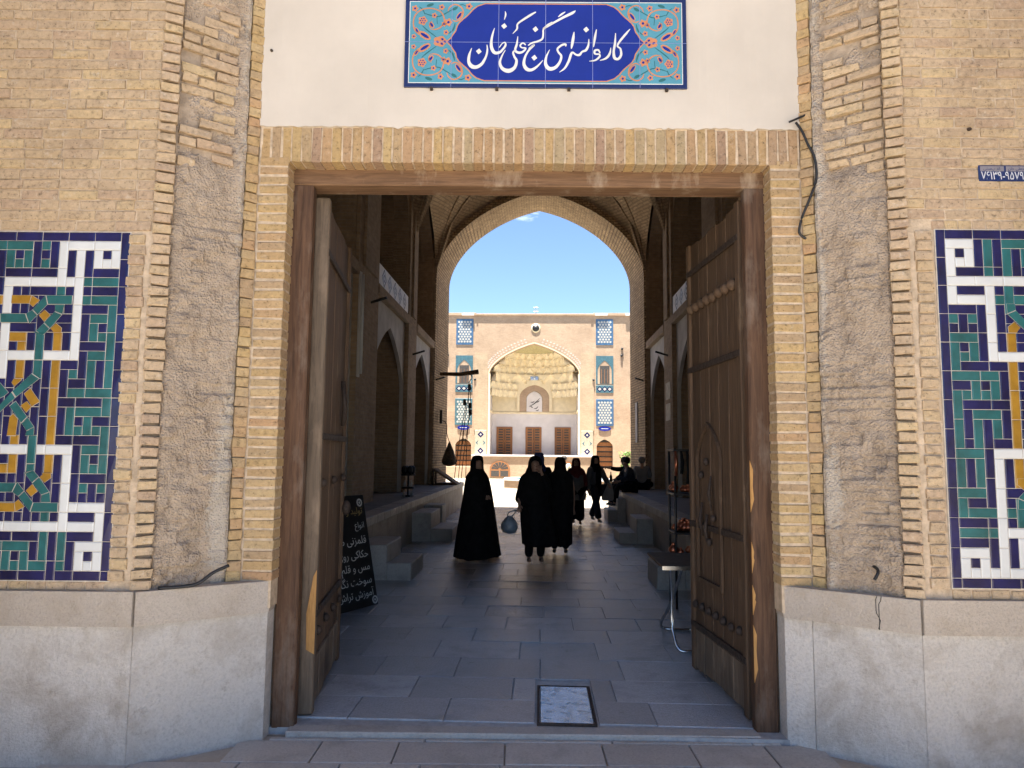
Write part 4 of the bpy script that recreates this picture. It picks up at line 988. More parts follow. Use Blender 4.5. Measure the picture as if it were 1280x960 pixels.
# wings of the facade
def court_wing(s):
    mb = MB(); a, b = sorted((s*4.15, s*14.0))
    dx = s*5.12; dw = 1.16
    arch_wall(mb, a, b, -.15, 11.75, .04, .55, (dx, dw, 2.2, 2.72, .35, .72), n=8); mb.build('wing_wall', M['cbrick'], fa)
    d = MB(); d.box(dx-.6, dx+.6, .46, .5, .7, 2.8); dd = d.build('doorway', M['grille'], fa)
    for k in range(5):
        d = MB(); d.box(dx-.56, dx+.56, .40, .46, .80+k*.36, 1.06+k*.36); d.build('slat', M['shutter'], dd)
    def screen(x0, x1, z0, z1, base, dots, nm):
        m_ = MB(); m_.cbox(x0, x1, .0, .06, z0, z1, .01); o = m_.build(nm, M[base], fa)
        q = MB(); cols = 5; st = (x1-x0-.2)/cols; rows = int((z1-z0-.25)/st/.86); odd = 0
        for r in range(rows):
            for c in range(cols - (r % 2)):
                cx = x0+.1 + st*(c+.5+.5*(r % 2)); cz = z0+.14 + st*.86*(r+.5)
                if cz > z1-.45 and abs(cx-(x0+x1)/2) > (x1-x0)*.36: continue
                q.q([(cx+st*.42*math.cos(k*1.0472+.52), -.008, cz+st*.42*math.sin(k*1.0472+.52)) for k in range(6)])
        q.build('pale_stars', M[dots], o)
        return o
    a, b = sorted((s*4.5, s*5.76))
    screen(a, b, 9.58, 11.5, 'screen', 'cream_t', 'tile_screen'); screen(a, b, 3.68, 5.62, 'aqua' if s < 0 else 'screen', 'cream_t', 'tile_screen')
    # first-floor window with tiled hood and sill band
    m_ = MB(); arch_wall(m_, a, b, 6.7, 8.78, .0, .03, ((a+b)/2, 1.02, 7.75, 8.45, .5, 6.72), n=8); m_.build('tiled_hood', M['aqua'], fa)
    m_ = MB(); arch_wall(m_, a+.08, b-.08, 6.68, 8.5, .015, .2, ((a+b)/2, .68, 7.55, 8.03, .5, 6.74), n=8)
    m_.build('window_surround', M['cbrick'], fa)
    m_ = MB(); m_.box((a+b)/2-.35, (a+b)/2+.35, .012, .035, 6.74, 8.05); wn = m_.build('window', M['grille'], fa)
    for k in range(3): 
        m_ = MB(); m_.box((a+b)/2-.25+k*.23, (a+b)/2-.22+k*.23, .0, .012, 6.76, 7.8); m_.build('mullion', M['shutter'], wn)
    m_ = MB(); m_.cbox(a, b, .0, .06, 6.08, 6.62, .01); bd = m_.build('tile_band', M['aqua'], fa)
    for k in (-1, 0, 1):
        m_ = MB(); cx = (a+b)/2+k*.36; m_.q([(cx-.22, -.006, 6.35), (cx, -.006, 6.14), (cx+.22, -.006, 6.35), (cx, -.006, 6.56)]); m_.build('lozenge', M['navy'], bd)
        m_ = MB(); m_.q([(cx-.13, -.009, 6.35), (cx, -.009, 6.23), (cx+.13, -.009, 6.35), (cx, -.009, 6.47)]); m_.build('lozenge_core', M['cream_t'], bd)
    m_ = MB(); m_.prism([(s*5.12+.45*math.cos(k*.5236), 3.48+.17*math.sin(k*.5236)) for k in range(12)], -.03, .05); ov = m_.build('name_plaque', M['s_blue'], fa)
    m_ = MB(); m_.box(s*5.12-.26, s*5.12+.26, -.034, -.03, 3.465, 3.495); m_.build('lettering', M['s_white'], ov)
    # tiled pier foot beside the iwan
    a, b = sorted((s*3.42, s*4.28)); m_ = MB(); m_.cbox(a, b, -.06, .06, 1.5, 3.32, .015); pf = m_.build('tiled_pier', M['pier_t'], fa)
    cx = (a+b)/2
    for zc_ in (1.82, 3.0):
        m_ = MB(); m_.q([(cx-.23, -.064, zc_), (cx, -.064, zc_-.23), (cx+.23, -.064, zc_), (cx, -.064, zc_+.23)]); m_.build('diamond', M['navy'], pf)
        m_ = MB(); m_.q([(cx-.09, -.068, zc_), (cx, -.068, zc_-.09), (cx+.09, -.068, zc_), (cx, -.068, zc_+.09)]); m_.build('diamond_core', M['cream_t'], pf)
    for e in (-1, 1):
        m_ = MB(); m_.q([(cx+e*.36, -.064, 2.4), (cx+e*.16, -.064, 2.22), (cx+e*.24, -.064, 2.4), (cx+e*.16, -.064, 2.58)]); m_.build('chevron', M['aqua'], pf)
    m_ = MB(); m_.box(*sorted((s*3.40, s*4.35)), -.02, .03, 3.34, 9.0); m_.build('pier_strip', M['pierb'], fa)
    m_ = MB(); m_.cbox(*sorted((s*4.4, s*14)), -.12, .5, -.15, .66, .02); m_.build('plinth', M['cbrick'], fa)
    for x, z in ((s*4.32, 7.0), (s*6.35, 8.8), (s*6.4, 9.3)):
        m_ = MB(); m_.lathe([(.08, 0), (.09, .12), (.05, .14)], n=8); m_.v = [(v[0], -v[2], v[1]) for v in m_.v]; m_.build('drain_spout', M['blacks'], fa, (x, .04, z))
court_wing(-1); court_wing(1)
# cornice, vent, floodlight
mb = MB(); mb.cbox(-4.3, 4.3, -.10, .6, 11.75, 11.90, .01); mb.build('cornice', M['cbrick'], fa)
for s in (-1, 1): 
    mb = MB(); mb.cbox(*sorted((s*4.3, s*14)), -.06, .6, 11.75, 11.95, .01); mb.build('cornice', M['cbrick'], fa)
    for k in range(3): 
        mb = MB(); mb.cbox(s*(4.9+k*2.2)-.45, s*(4.9+k*2.2)+.45, -.16, -.02, 11.74, 11.88, .01); mb.build('spout_slab', M['court_white'], fa)
mb = MB(); mb.lathe([(.24, 0), (.34, 0), (.34, .05), (.24, .05)], n=20); mb.v = [(v[0], -v[2], v[1]) for v in mb.v]; vn = mb.build('round_vent', M['ivory'], fa, (.1, 0, 10.82))
mb = MB(); mb.lathe([(.26, 0), (.26, .06), (.001, .06)], n=16); mb.v = [(v[0], -v[2]-.004, v[1]) for v in mb.v]; mb.build('vent_hole', M['blacks'], vn)
fl_ = thing('floodlight', 'small floodlight standing on the roof edge above the iwan', 'lamp', (FC+.1, YF+.1, 11.9))
mb = MB(); mb.tube([(0, 0, -.02), (0, 0, .2)], .04, 6); mb.build('bracket', M['steel'], fl_); mb = MB(); mb.cbox(-.18, .18, -.12, .12, .18, .48, .03); mb.build('lamp_head', M['steel'], fl_)
# iwan interior
ID = 3.6
mb = MB(); mb.box(-IW, IW, ID, ID+.3, -.15, 11.6); mb.box(-IW-.3, -IW, .5, ID+.3, -.15, 11.6); mb.box(IW, IW+.3, .5, ID+.3, -.15, 11.6); mb.box(-IW-.3, IW+.3, .5, ID+.3, 11.0, 11.6); mb.box(-IW, IW, 0.1, ID, -.15, 1.48)
mb.build('iwan_walls', M['court_white'], fa)
mb = MB(); mb.cbox(-IW, IW, ID-.12, ID, 4.70, 4.86, .02); mb.cbox(-IW, -IW+.1, .5, ID, 4.7, 4.86, .02); mb.cbox(IW-.1, IW, .5, ID, 4.7, 4.86, .02); mb.build('string_course', M['ivory'], fa)
for cx in (-2.30, -.05, 2.20):
    mb = MB(); mb.box(cx-.62, cx+.62, ID-.05, ID, 1.48, 3.68); dr = mb.build('shuttered_door', M['grille'], fa)
    for e in (-1, 1):
        for k in range(9):
            mb = MB(); mb.box(cx+e*.29-.18, cx+e*.29+.18, ID-.075, ID-.05, 1.74+k*.2, 1.83+k*.2); mb.build('louvre', M['shutter'], dr)
        mb = MB(); mb.box(cx+e*.54-.08, cx+e*.54+.08, ID-.09, ID-.05, 1.48, 3.68); mb.build('door_stile', M['shutter'], dr)
        mb = MB(); mb.box(cx+e*.07-.05, cx+e*.07+.05, ID-.09, ID-.05, 1.48, 3.60); mb.build('door_stile', M['shutter'], dr)
    for zz in (1.48, 2.5, 3.52): mb = MB(); mb.box(cx-.46, cx+.46, ID-.088, ID-.05, zz, zz+.16); mb.build('door_rail', M['shutter'], dr)
mb = MB(); mb.box(-IW, IW, ID-.05, ID, 4.86, 9.0); mb.build('upper_field', M['ivory'], fa)
# central niche with the inscribed plaque
mb = MB(); arch_wall(mb, -1.35, 1.35, 4.88, 7.3, ID-.30, ID-.04, (0, 2.3, 6.0, 6.95, .15), n=10); mb.build('niche_frame', M['ivory'], fa)
mb = MB(); arch_wall(mb, -1.16, 1.16, 4.88, 7.1, ID-.16, ID-.04, (0, 1.24, 5.9, 6.5, .3), n=10); mb.build('niche_lining', M['cbrick'], fa)
pts = [(-.6, 4.88)] + arch_pts(0, 1.2, 5.9, 6.46, .3, 8) + [(.6, 4.88)]
mb = MB(); mb.prism(pts, ID-.12, ID-.05); pq = mb.build('inscribed_plaque', M['court_white'], fa)
mb = MB(); rg = random.Random(3)
for a, b, c, d in ((-.42, 5.25, .45, 5.95), (-.35, 5.35, -.1, 5.2), (-.05, 5.1, .3, 5.3), (-.3, 5.62, 0, 5.7), (.05, 5.62, .4, 5.75), (.1, 5.0, .35, 5.06)):
    ribbon(mb, [(a, b, .02), ((a+c)/2+.04, (b+d)/2-.05, .07), (c, d, .02)], ID-.124)
tag(mb.build('inscription', M['blacks'], pq), kind='stuff')
mb = MB(); mb.cbox(-.34, .34, ID-.5, ID-.1, 7.30, 7.62, .05); mb.ball((0, ID-.52, 7.46), (.12, .06, .1), 8); mb.build('wall_projector', M['steel'], fa)  # projector box with a round lens above the niche
# muqarnas tiers under the pointed head
def muq(z0, z1, rb, rf, cells, mat, shift=0.0, gap=0):
    """tier of small pointed niches: front face at radius rf, hollows running back to rb (fractions of the iwan), half circle in plan"""
    per, rows = 10, 9
    for side in ((-1, 1) if gap else (0,)):
        mb = MB(); G = []
        for j in range(rows+1):
            w_ = j/rows; row = []
            for i in range(cells*per+1):
                x = 2*((i/per + shift) % 1.0) - 1
                A = .93*(1-abs(x)**1.8*.9)*(1 if abs(x) < .86 else 0)
                rr = rf + (rb-rf)*math.sqrt(max(0, 1-(w_/A)**2)) if A > w_ else rf
                th = math.pi*i/(cells*per)
                row.append((-IW*rr*math.cos(th), .55 + (ID-.6)*rr*math.sin(th), z0+(z1-z0)*w_))
            G.append(row)
        low = G[0]; out = [(-IW*.999*math.cos(math.pi*i/(cells*per)), .55+(ID-.6)*.999*math.sin(math.pi*i/(cells*per)), z0) for i in range(cells*per+1)]
        for a, b in [(out, low)] + list(zip(G, G[1:])):
            for i in range(cells*per):
                xm = (low[i][0]+low[i+1][0])/2
                if abs(xm) > gap and (side == 0 or xm*side > 0): mb.q([a[i], a[i+1], b[i+1], b[i]])
        mb.build('muqarnas_tier', M[mat], fa)
muq(5.95, 6.45, .995, .955, 18, 'ivory', 0, 1.35)
muq(6.45, 7.0, .99, .93, 18, 'ivory', .5, 1.35)
muq(7.0, 7.72, .985, .87, 7, 'ivory')
muq(7.72, 8.25, .92, .80, 13, 'ivory', .5)
muq(8.25, 8.78, .82, .67, 12, 'ivory')
muq(8.78, 9.2, .68, .50, 9, 'ivory', .5)
mb = MB(); rings = []
for j in range(8):
    f = j/7; rr = .50*(1-f)+.02; rings.append([(-IW*rr*math.cos(math.pi*i/24)*(1+.03*math.cos(i*3.1416)), .55+(ID-.6)*rr*math.sin(math.pi*i/24), 9.2+.44*f**.8) for i in range(25)])
mb.loft(rings, closed=False, caps=False); mb.build('crown_fan', plain('olive_plaster', (.42, .36, .18), .85), fa)
mb = MB()       # shell closing the head behind the tiers
rings = []
for j in range(9):
    f = j/8; z = 5.9 + 3.9*f; rr = math.sqrt(max(0, 1-f**2.2))*.3 + .72*(1-f) + .05
    rings.append([(-IW*min(1, rr+.06)*math.cos(math.pi*i/24), .6+(ID-.55)*min(1, rr+.06)*math.sin(math.pi*i/24), z) for i in range(25)])
pass
# terrace wall below the iwan, with fanlight windows
mb = MB(); mb.box(-4.35, 4.35, -.9, .05, -.15, 1.42); mb.build('terrace_wall', M['cbrick'], fa)
mb = MB(); mb.cbox(-4.4, 4.4, -1.0, .1, 1.42, 1.54, .02); mb.build('terrace_coping', M['court_white'], fa)
for cx in (-2.38, 2.3):
    pts = [(cx-.72, .0)] + arch_pts(cx, 1.44, .55, 1.12, .1, 8) + [(cx+.72, .0)]
    mb = MB(); mb.prism(pts, -.96, -.85); wn = mb.build('fanlight', M['shutter'], fa)
    for k in range(7):
        a_ = math.pi*(k+.5)/7; mb = MB(); mb.q([(cx+.12*math.cos(a_-.2), -.965, .52+.10*math.sin(a_-.2)), (cx+.60*math.cos(a_-.17), -.965, .52+.50*math.sin(a_-.17)), (cx+.60*math.cos(a_+.17), -.965, .52+.50*math.sin(a_+.17)), (cx+.12*math.cos(a_+.2), -.965, .52+.10*math.sin(a_+.2))]); mb.build('pane', M['grille'], wn)
    for k in range(2):
        mb = MB(); x = cx-.62+k*.66; mb.box(x, x+.56, -.966, -.95, .02, .42); mb.build('pane', M['grille'], wn)
# side ranges of the courtyard
for s, lb in ((-1, 'plain brick side range of the courtyard on the beam and net side'), (1, 'plain brick side range of the courtyard on the seated men side')):
    t = thing('side_range', lb, 'building')
    mp = lambda a, b, c: (s*b, a, c)
    for k in range(4):
        y0 = 22.3 + k*7.35; mb = MB(); arch_wall(mb, y0, y0+7.35, -.15, 9.0, 13.5, 14.0, (y0+3.67, 4.6, 3.6, 5.2, .3), m=mp, n=8); mb.build('arcade_bay', M['cbrick'], t)
        mb = MB(); mb.box(*sorted((s*14.6, s*14.8)), y0+.8, y0+6.5, -.15, 6); mb.build('recess_wall', M['court_white'], t)
# pool
pool = thing('pool', 'low octagonal stone pool with turquoise water in the courtyard', 'pool', (1.0, 38.6, -.15))
def octo(r, z): return [(r*math.cos(math.pi/8+k*math.pi/4), r*math.sin(math.pi/8+k*math.pi/4), z) for k in range(8)]
mb = MB(); mb.loft([octo(3.1, 0), octo(3.1, .40), octo(2.75, .40), octo(2.75, .05)], caps=False, smooth=False); mb.build('rim', M['cbrick'], pool)
mb = MB(); mb.loft([octo(3.16, .40), octo(3.16, .47), octo(2.7, .47), octo(2.7, .40)], caps=False, smooth=False); mb.build('rim_coping', M['court_white'], pool)
mb = MB(); mb.q(octo(2.76, .36)); mb.build('water', plain('pool_water', (.03, .34, .48), .08, var=.1), pool)
mb = MB(); mb.tube([(0, 0, .3), (0, 0, .62)], [.14, .1], 8); mb.build('fountain_spout', M['court_white'], pool)
# ------------------------------------------------------------------ black lettered board leaning as an easel
bd = thing('lettered_board', 'black easel board with white Persian handwriting behind the open door', 'board')
b0, b1, t1, t0 = Vector((-2.22, 7.02, .0)), Vector((-1.76, 7.92, 0)), Vector((-1.99, 8.02, 1.17)), Vector((-2.38, 7.28, 1.17))
nb = (b1-b0).cross(t1-b1).normalized()
mb = MB(); q0 = [b0, b1, t1, t0]; q1 = [p - nb*.02 for p in q0]
mb.q(q0); mb.q(q1[::-1])
for i in range(4): mb.q([q0[i], q1[i], q1[(i+1) % 4], q0[(i+1) % 4]])
mb.build('panel', M['blacks'], bd)
mb = MB(); mb.tube([t0.lerp(t1, .5)-nb*.03, Vector((-2.55, 7.75, 0))], .018, 6); mb.build('prop_leg', M['leaf'], bd)
M['chalk'] = plain('chalk_white', (.5, .5, .48), .8); M['gold'] = plain('dull_gold', (.32, .24, .1), .6)
ex = (b1-b0).normalized(); ez = nb.cross(ex).normalized()
if ez.z < 0: ez = -ez
rot = Matrix((ex, ez, ex.cross(ez))).transposed().to_4x4()
def bline(tx, f, size, mat, right=.05):
    o = link('lettering', text_mesh(shape(tx), size, M[mat], 'RIGHT'), bd)
    p = b1.lerp(t1, f) - ex*right + nb*.004; o.matrix_world = Matrix.Translation(p) @ rot; return tag(o, kind='stuff')
for tx, f, sz, mt in (('تولید و فروش', .83, .10, 'gold'), ('انواع', .70, .09, 'chalk'), ('قلمزنی ظروف و تزیین', .56, .115, 'chalk'), ('حکاکی روی فلز', .435, .11, 'chalk'), ('مس و قلم سنتی', .32, .11, 'chalk'), ('سوخت نگار چوب', .20, .115, 'chalk'), ('آموزش تراش انواع سنگ', .09, .105, 'chalk')): bline(tx, f, sz, mt)
for f, k in ((.93, .08), (.045, .045)):
    mb = MB(); c = b1.lerp(t1, f) - ex*k + nb*.005
    for r0, r1 in ((.026, .045), (.0, .014)):
        for i in range(12):
            a, b = 6.28318*i/12, 6.28318*(i+1)/12; dv = lambda r, t: c + ex*r*math.cos(t) + ez*r*math.sin(t)
            mb.q([dv(r0, a), dv(r1, a), dv(r1, b), dv(r0, b)])
    mb.build('rosette', M['chalk'], bd)
# ------------------------------------------------------------------ folding table and copper ware
tb = thing('folding_table', 'folding table with a thin top and bent chrome tube legs by the door leaf', 'table', (1.42, 6.62, 0))
mb = MB(); mb.cbox(-.38, .55, -.44, .44, .685, .712, .006); mb.build('table_top', M['leaf'], tb)
mb = MB(); mb.cbox(-.385, .555, -.447, -.44, .68, .716, .002); mb.build('edge_band', M['chrome'], tb)
for x in (-.30, .48):
    mb = MB(); mb.tube(spline([(x, -.36, .69), (x+.02, -.30, .45), (x+.02, -.30, .2), (x+.05, -.40, .03), (x+.16, -.42, .014), (x+.3, -.42, .014)], 6), .013, 8); mb.build('leg', M['chrome'], tb)
    mb = MB(); mb.tube(spline([(x+.10, -.36, .69), (x+.05, -.1, .35), (x+.02, .30, .06), (x+.14, .33, .014), (x+.3, .33, .014)], 6), .013, 8); mb.build('leg', M['chrome'], tb)
cr_ = thing('copper_stand', 'dark stand hung with copper pots and trinkets behind the folding table', 'stand', (1.74, 8.1, 0))
M['copper'] = plain('copper', (.50, .17, .09), .35, metal=.9, var=.4, sc=20)
for x in (-.26, .26):
    for yy in (-.18, .18):
        mb = MB(); mb.tube([(x, yy, 0), (x, yy, 1.72)], .014, 6); mb.build('post', M['blacks'], cr_)
for z in (.55, .80, 1.22, 1.70):
    mb = MB(); mb.cbox(-.28, .28, -.2, .2, z-.012, z+.012, .003); mb.build('shelf', M['blacks'], cr_)
for i in range(46):
    z = rnd.choice((.57, .57, .82, .82, .82, 1.24)); r = rnd.uniform(.03, .06); x = rnd.uniform(-.27, .2); yy = rnd.uniform(-.15, .12)
    mb = MB(); mb.lathe([(r*.5, 0), (r, r*.5), (r*1.05, r), (r*.5, r*1.6), (r*.35, r*1.9), (r*.5, r*2.1)], (x, yy, z), 9); mb.build('copper_pot', M['copper'], cr_)
for i in range(9):
    x = -.26 + i*.065; L_ = rnd.uniform(.2, .42)
    mb = MB(); mb.tube([(x, -.2, 1.69), (x+.01, -.21, 1.69-L_*.5), (x, -.2, 1.69-L_)], [.012, .022, .016], 6); mb.build('hanging_scarf', M['black' if i % 3 else 'copper'], cr_)
# ------------------------------------------------------------------ things on the net side
bs = thing('hoist_beam', 'dark timber pole jutting from the arch with rope tackle hanging', 'hoist')
mb = MB(); mb.tube([(-3.05, 21.1, 4.0), (-2.4, 21.1, 3.99), (-1.85, 21.1, 4.07)], [.05, .062, .075], 8); mb.build('pole', M['leaf'], bs)
mb = MB(); mb.tube(spline([(-2.1, 21.1, 4.0), (-2.04, 21.1, 3.9), (-2.1, 21.1, 3.8), (-2.13, 21.1, 3.72)], 5), .018, 6); mb.build('hook', M['steel'], bs)
for dx, z in ((0, 3.6), (.03, 3.05), (-.14, 3.15), (.04, 2.85)):
    mb = MB(); mb.cbox(-2.16+dx, -2.07+dx, 21.05, 21.15, z-.09, z+.09, .02); mb.build('pulley_block', M['blacks'], bs)
for i, (xa, za, xb, zb) in enumerate(((-2.12, 3.7, -2.12, 2.8), (-2.10, 3.6, -2.30, 1.9), (-2.16, 3.2, -2.42, .78), (-2.08, 2.85, -2.34, .78), (-2.2, 3.15, -2.55, .78), (-2.10, 3.0, -2.2, .78), (-2.06, 3.6, -2.06, 2.8))):
    mb = MB(); mb.tube(spline([(xa, 21.1, za), ((xa+xb)/2-.02, 21.1, (za+zb)/2), (xb, 21.1+.03*i, zb)], 5), .011, 5); mb.build('rope', M['leaf'], bs)
nt_ = thing('netted_bag', 'drop-shaped netted bag hanging on a cord by the arch reveal', 'bag', (-2.66, 20.9, 0))
M['netting'] = plain('brown_netting', (.11, .085, .06), .9, var=.5, sc=30)
mb = MB(); mb.lathe([(.01, 1.98), (.04, 1.92), (.09, 1.78), (.16, 1.60), (.21, 1.45), (.22, 1.37), (.17, 1.30), (.06, 1.26), (.005, 1.255)][::-1], n=14); mb.build('net_body', M['netting'], nt_)
mb = MB(); mb.tube(spline([(0, 0, 1.96), (-.08, 0, 2.2), (-.10, 0, 2.5), (-.28, 0, 2.62)], 5), .012, 6); mb.build('cord', M['leaf'], nt_)
for k in range(7):
    mb = MB(); a = k*.9; mb.tube([(.215*math.cos(a), .215*math.sin(a), 1.40), (.13*math.cos(a+.3), .13*math.sin(a+.3), 1.70), (.02, 0, 1.95)], .006, 4); mb.build('net_strand', M['leaf'], nt_)
mb = MB(); mb.cbox(-.30, -.22, -.06, .06, 2.5, 2.9, .01); mb.build('wall_hook', M['blacks'], nt_)
ra = thing('slanted_board', 'slanted timber board on a triangular frame under the netted bag', 'board', (-2.62, 20.3, .746))
mb = MB(); mb.prism([(-.40, .44), (-.33, .46), (.33, .03), (.27, .0)], -.35, .35); mb.build('board', M['stile'], ra)
for yy in (-.3, .26):
    mb = MB(); mb.cbox(-.40, -.35, yy, yy+.04, 0, .45, .005); mb.build('upright', M['leaf'], ra); mb = MB(); mb.cbox(-.40, .28, yy, yy+.04, 0, .04, .005); mb.build('rail', M['leaf'], ra)
st = thing('display_stand', 'small black stand with white bottles on the stone platform', 'stand', (-2.72, 14.75, .747))
mb = MB(); mb.lathe([(.12, .0), (.12, .02), (.02, .03), (.02, .42), (.15, .43), (.15, .46)], n=12); mb.build('stand_body', M['blacks'], st)
mb = MB(); mb.lathe([(.13, .16), (.14, .18), (.13, .20)], n=12); mb.build('tray', M['blacks'], st)
for i, (x, yy, z) in enumerate(((.07, -.06, .20), (-.06, -.05, .20), (.0, .08, .20), (.09, -.1, .0), (-.06, -.12, .0))):
    mb = MB(); mb.lathe([(.028, 0), (.028, .07), (.012, .1), (.012, .13)], (x, yy, z), 8); mb.build('bottle', M['pplaster'], st)
for k in range(6):
    mb = MB(); a = k*1.05; mb.lathe([(.03, .46), (.06, .52), (.05, .60), (.015, .63)], (.09*math.cos(a), .09*math.sin(a), 0), 7); mb.build('jar', M['blacks'], st)
# a green shrub by the far wall
M['leafg'] = plain('leaf_green', (.10, .20, .03), .6, var=.4, sc=12)
sh = thing('shrub', 'small bright green shrub at the courtyard wall beyond the seated men', 'plant', (5.6, 46, -.15))
mb = MB(); mb.tube([(0, 0, 0), (.05, 0, .6), (0, .05, 1.3)], [.04, .03, .015], 6); mb.build('stem', M['leaf'], sh)
mb = MB(); rg = random.Random(5)
for i in range(420):
    c = Vector((rg.gauss(0, .22), rg.gauss(0, .22), rg.uniform(.35, 1.95))); d = Vector((rg.uniform(-1, 1), rg.uniform(-1, 1), rg.uniform(-.4, 1))).normalized()*.13; e = d.cross(Vector((rg.uniform(-1, 1), rg.uniform(-1, 1), 1))).normalized()*.04
    mb.q([c-d, c-e, c+d, c+e])
tag(mb.build('crown', M['leafg'], sh), kind='stuff')

# ------------------------------------------------------------------ people
def grow(name, J, E, mat, parent, sub=2, root=None):
    import bmesh
    ks = list(J); bm = bmesh.new(); lay = bm.verts.layers.skin.verify(); vs_ = {}
    for k in ks:
        v = bm.verts.new(J[k][:3]); r = J[k][3]; v[lay].radius = (r, J[k][4] if len(J[k]) > 4 else r); vs_[k] = v
        v[lay].use_root = (k == (root or ks[0]))
    for a, b in E: bm.edges.new((vs_[a], vs_[b]))
    me = bpy.data.meshes.new(name); bm.to_mesh(me); bm.free(); me.materials.append(mat)
    o = link(name, me, parent)
    sk = o.modifiers.new('skin', 'SKIN'); sk.use_smooth_shade = True; sk.branch_smoothing = .3
    sb = o.modifiers.new('sub', 'SUBSURF'); sb.levels = sub; sb.render_levels = sub
    return o
def joints(h, pose=None):
    """standing figure facing -y; pose overrides joint positions"""
    J = dict(pelvis=(0, 0, .53*h), waist=(0, .005, .62*h), chest=(0, .005, .73*h), neck=(0, .008, .835*h), jaw=(0, -.012, .872*h), skull=(0, .0, .92*h), crown=(0, .005, .968*h),
             shl=(-.105*h, .005, .80*h), ell=(-.135*h, .015, .64*h), wrl=(-.135*h, -.02, .49*h), shr=(.105*h, .005, .80*h), elr=(.135*h, .015, .64*h), wrr=(.135*h, -.02, .49*h),
             hpl=(-.052*h, 0, .50*h), knl=(-.056*h, -.012, .28*h), anl=(-.058*h, .012, .05*h), tol=(-.064*h, -.10, .022*h), hpr=(.052*h, 0, .50*h), knr=(.056*h, -.012, .28*h), anr=(.058*h, .012, .05*h), tor=(.064*h, -.10, .022*h))
    J.update(pose or {}); return {k: Vector(v) for k, v in J.items()}
RAD = dict(pelvis=.085, waist=.073, chest=.083, neck=.030, jaw=.040, skull=.052, crown=.034, sh=.035, el=.025, wr=.017, hp=.052, kn=.033, an=.021, to=.018)
EB = [('pelvis', 'waist'), ('waist', 'chest'), ('chest', 'neck'), ('neck', 'jaw'), ('jaw', 'skull'), ('skull', 'crown')] + [e for s in 'lr' for e in (('chest', 'sh'+s), ('sh'+s, 'el'+s), ('el'+s, 'wr'+s), ('pelvis', 'hp'+s), ('hp'+s, 'kn'+s), ('kn'+s, 'an'+s), ('an'+s, 'to'+s))]
def rad(k): return RAD.get(k, RAD.get(k[:2], .03))
def body(root, J, h, mat=None, curl=.5):
    D = {k: (*v, rad(k)*h*.92) for k, v in J.items()}; E = list(EB)
    for s in 'lr':          # palm, four fingers and a thumb
        w_, e_ = J['wr'+s], J['el'+s]; d = (w_-e_).normalized(); sd_ = d.cross(Vector((0, 1, 0))); sd_ = sd_.normalized() if sd_.length > .1 else Vector((1, 0, 0)); nn = d.cross(sd_).normalized()
        D['pm'+s] = (*(w_+d*.055), .022); E.append(('wr'+s, 'pm'+s))
        for f in range(4):
            o = sd_*(f-1.5)*.018; ln = (.062, .072, .068, .054)[f]
            D[f'f{f}a'+s] = (*(w_+d*.095+o), .0085); D[f'f{f}b'+s] = (*(w_+d*(.095+ln*.55)+o+nn*.012*curl), .008); D[f'f{f}c'+s] = (*(w_+d*(.095+ln*.8)+o+nn*.035*curl), .0065)
            E += [('pm'+s, f'f{f}a'+s), (f'f{f}a'+s, f'f{f}b'+s), (f'f{f}b'+s, f'f{f}c'+s)]
        D['ta'+s] = (*(w_+d*.04+sd_*.034), .010); D['tb'+s] = (*(w_+d*.078+sd_*.05), .0085); E += [('pm'+s, 'ta'+s), ('ta'+s, 'tb'+s)]
    return grow('body', D, E, mat or M['skin'], root, 2, 'pelvis')
def garment(name, J, keys, h, mat, root, extra=.012, scale=None):
    scale = scale or {}
    D = {k: (*J[k], rad(k)*h*scale.get(k, scale.get(k[:2], 1)) + extra) for k in keys}
    return grow(name, D, [e for e in EB if e[0] in keys and e[1] in keys], mat, root, 2, keys[0])
TOP = ['pelvis', 'waist', 'chest', 'shl', 'ell', 'wrl', 'shr', 'elr', 'wrr']; LEG = ['pelvis', 'hpl', 'knl', 'anl', 'hpr', 'knr', 'anr']
def shorten(J, s, f):
    J = dict(J); 
    for k in s: J['wr'+k] = J['el'+k].lerp(J['wr'+k], f)
    return J
def shoes(root, J, mat):
    for s in 'lr':
        a, t_ = J['an'+s], J['to'+s]; grow('shoe', {'a': (*(a + Vector((0, .02, -.035))), .036), 'b': (*a.lerp(t_, .5), .036), 'c': (*t_, .028)}, [('a', 'b'), ('b', 'c')], mat, root, 1)
def face(root, J, h):
    """eyes, brows and mouth set into the front of the head"""
    d = (J['jaw']-J['skull']); f = Vector((0, -1, 0))
    c = J['skull'] + Vector((0, -.052*h*.92, -.004*h))
    for e in (-1, 1):
        mb = MB(); mb.ball((c.x+e*.018*h, c.y+.004, c.z), (.009, .006, .005), 6); mb.build('eye', M['blacks'], root)
    mb = MB(); mb.loft([[(c.x-.008, c.y+.004, c.z-.004), (c.x+.008, c.y+.004, c.z-.004), (c.x, c.y-.001, c.z)], [(c.x-.014, c.y+.006, c.z-.035), (c.x+.014, c.y+.006, c.z-.035), (c.x, c.y-.018, c.z-.032)]]); mb.build('nose', M['skin'], root)
    mb = MB(); mb.ball((c.x, c.y+.006, c.z-.058), (.022, .006, .006), 6); mb.build('mouth', plain('lips', (.25, .1, .08), .5), root)
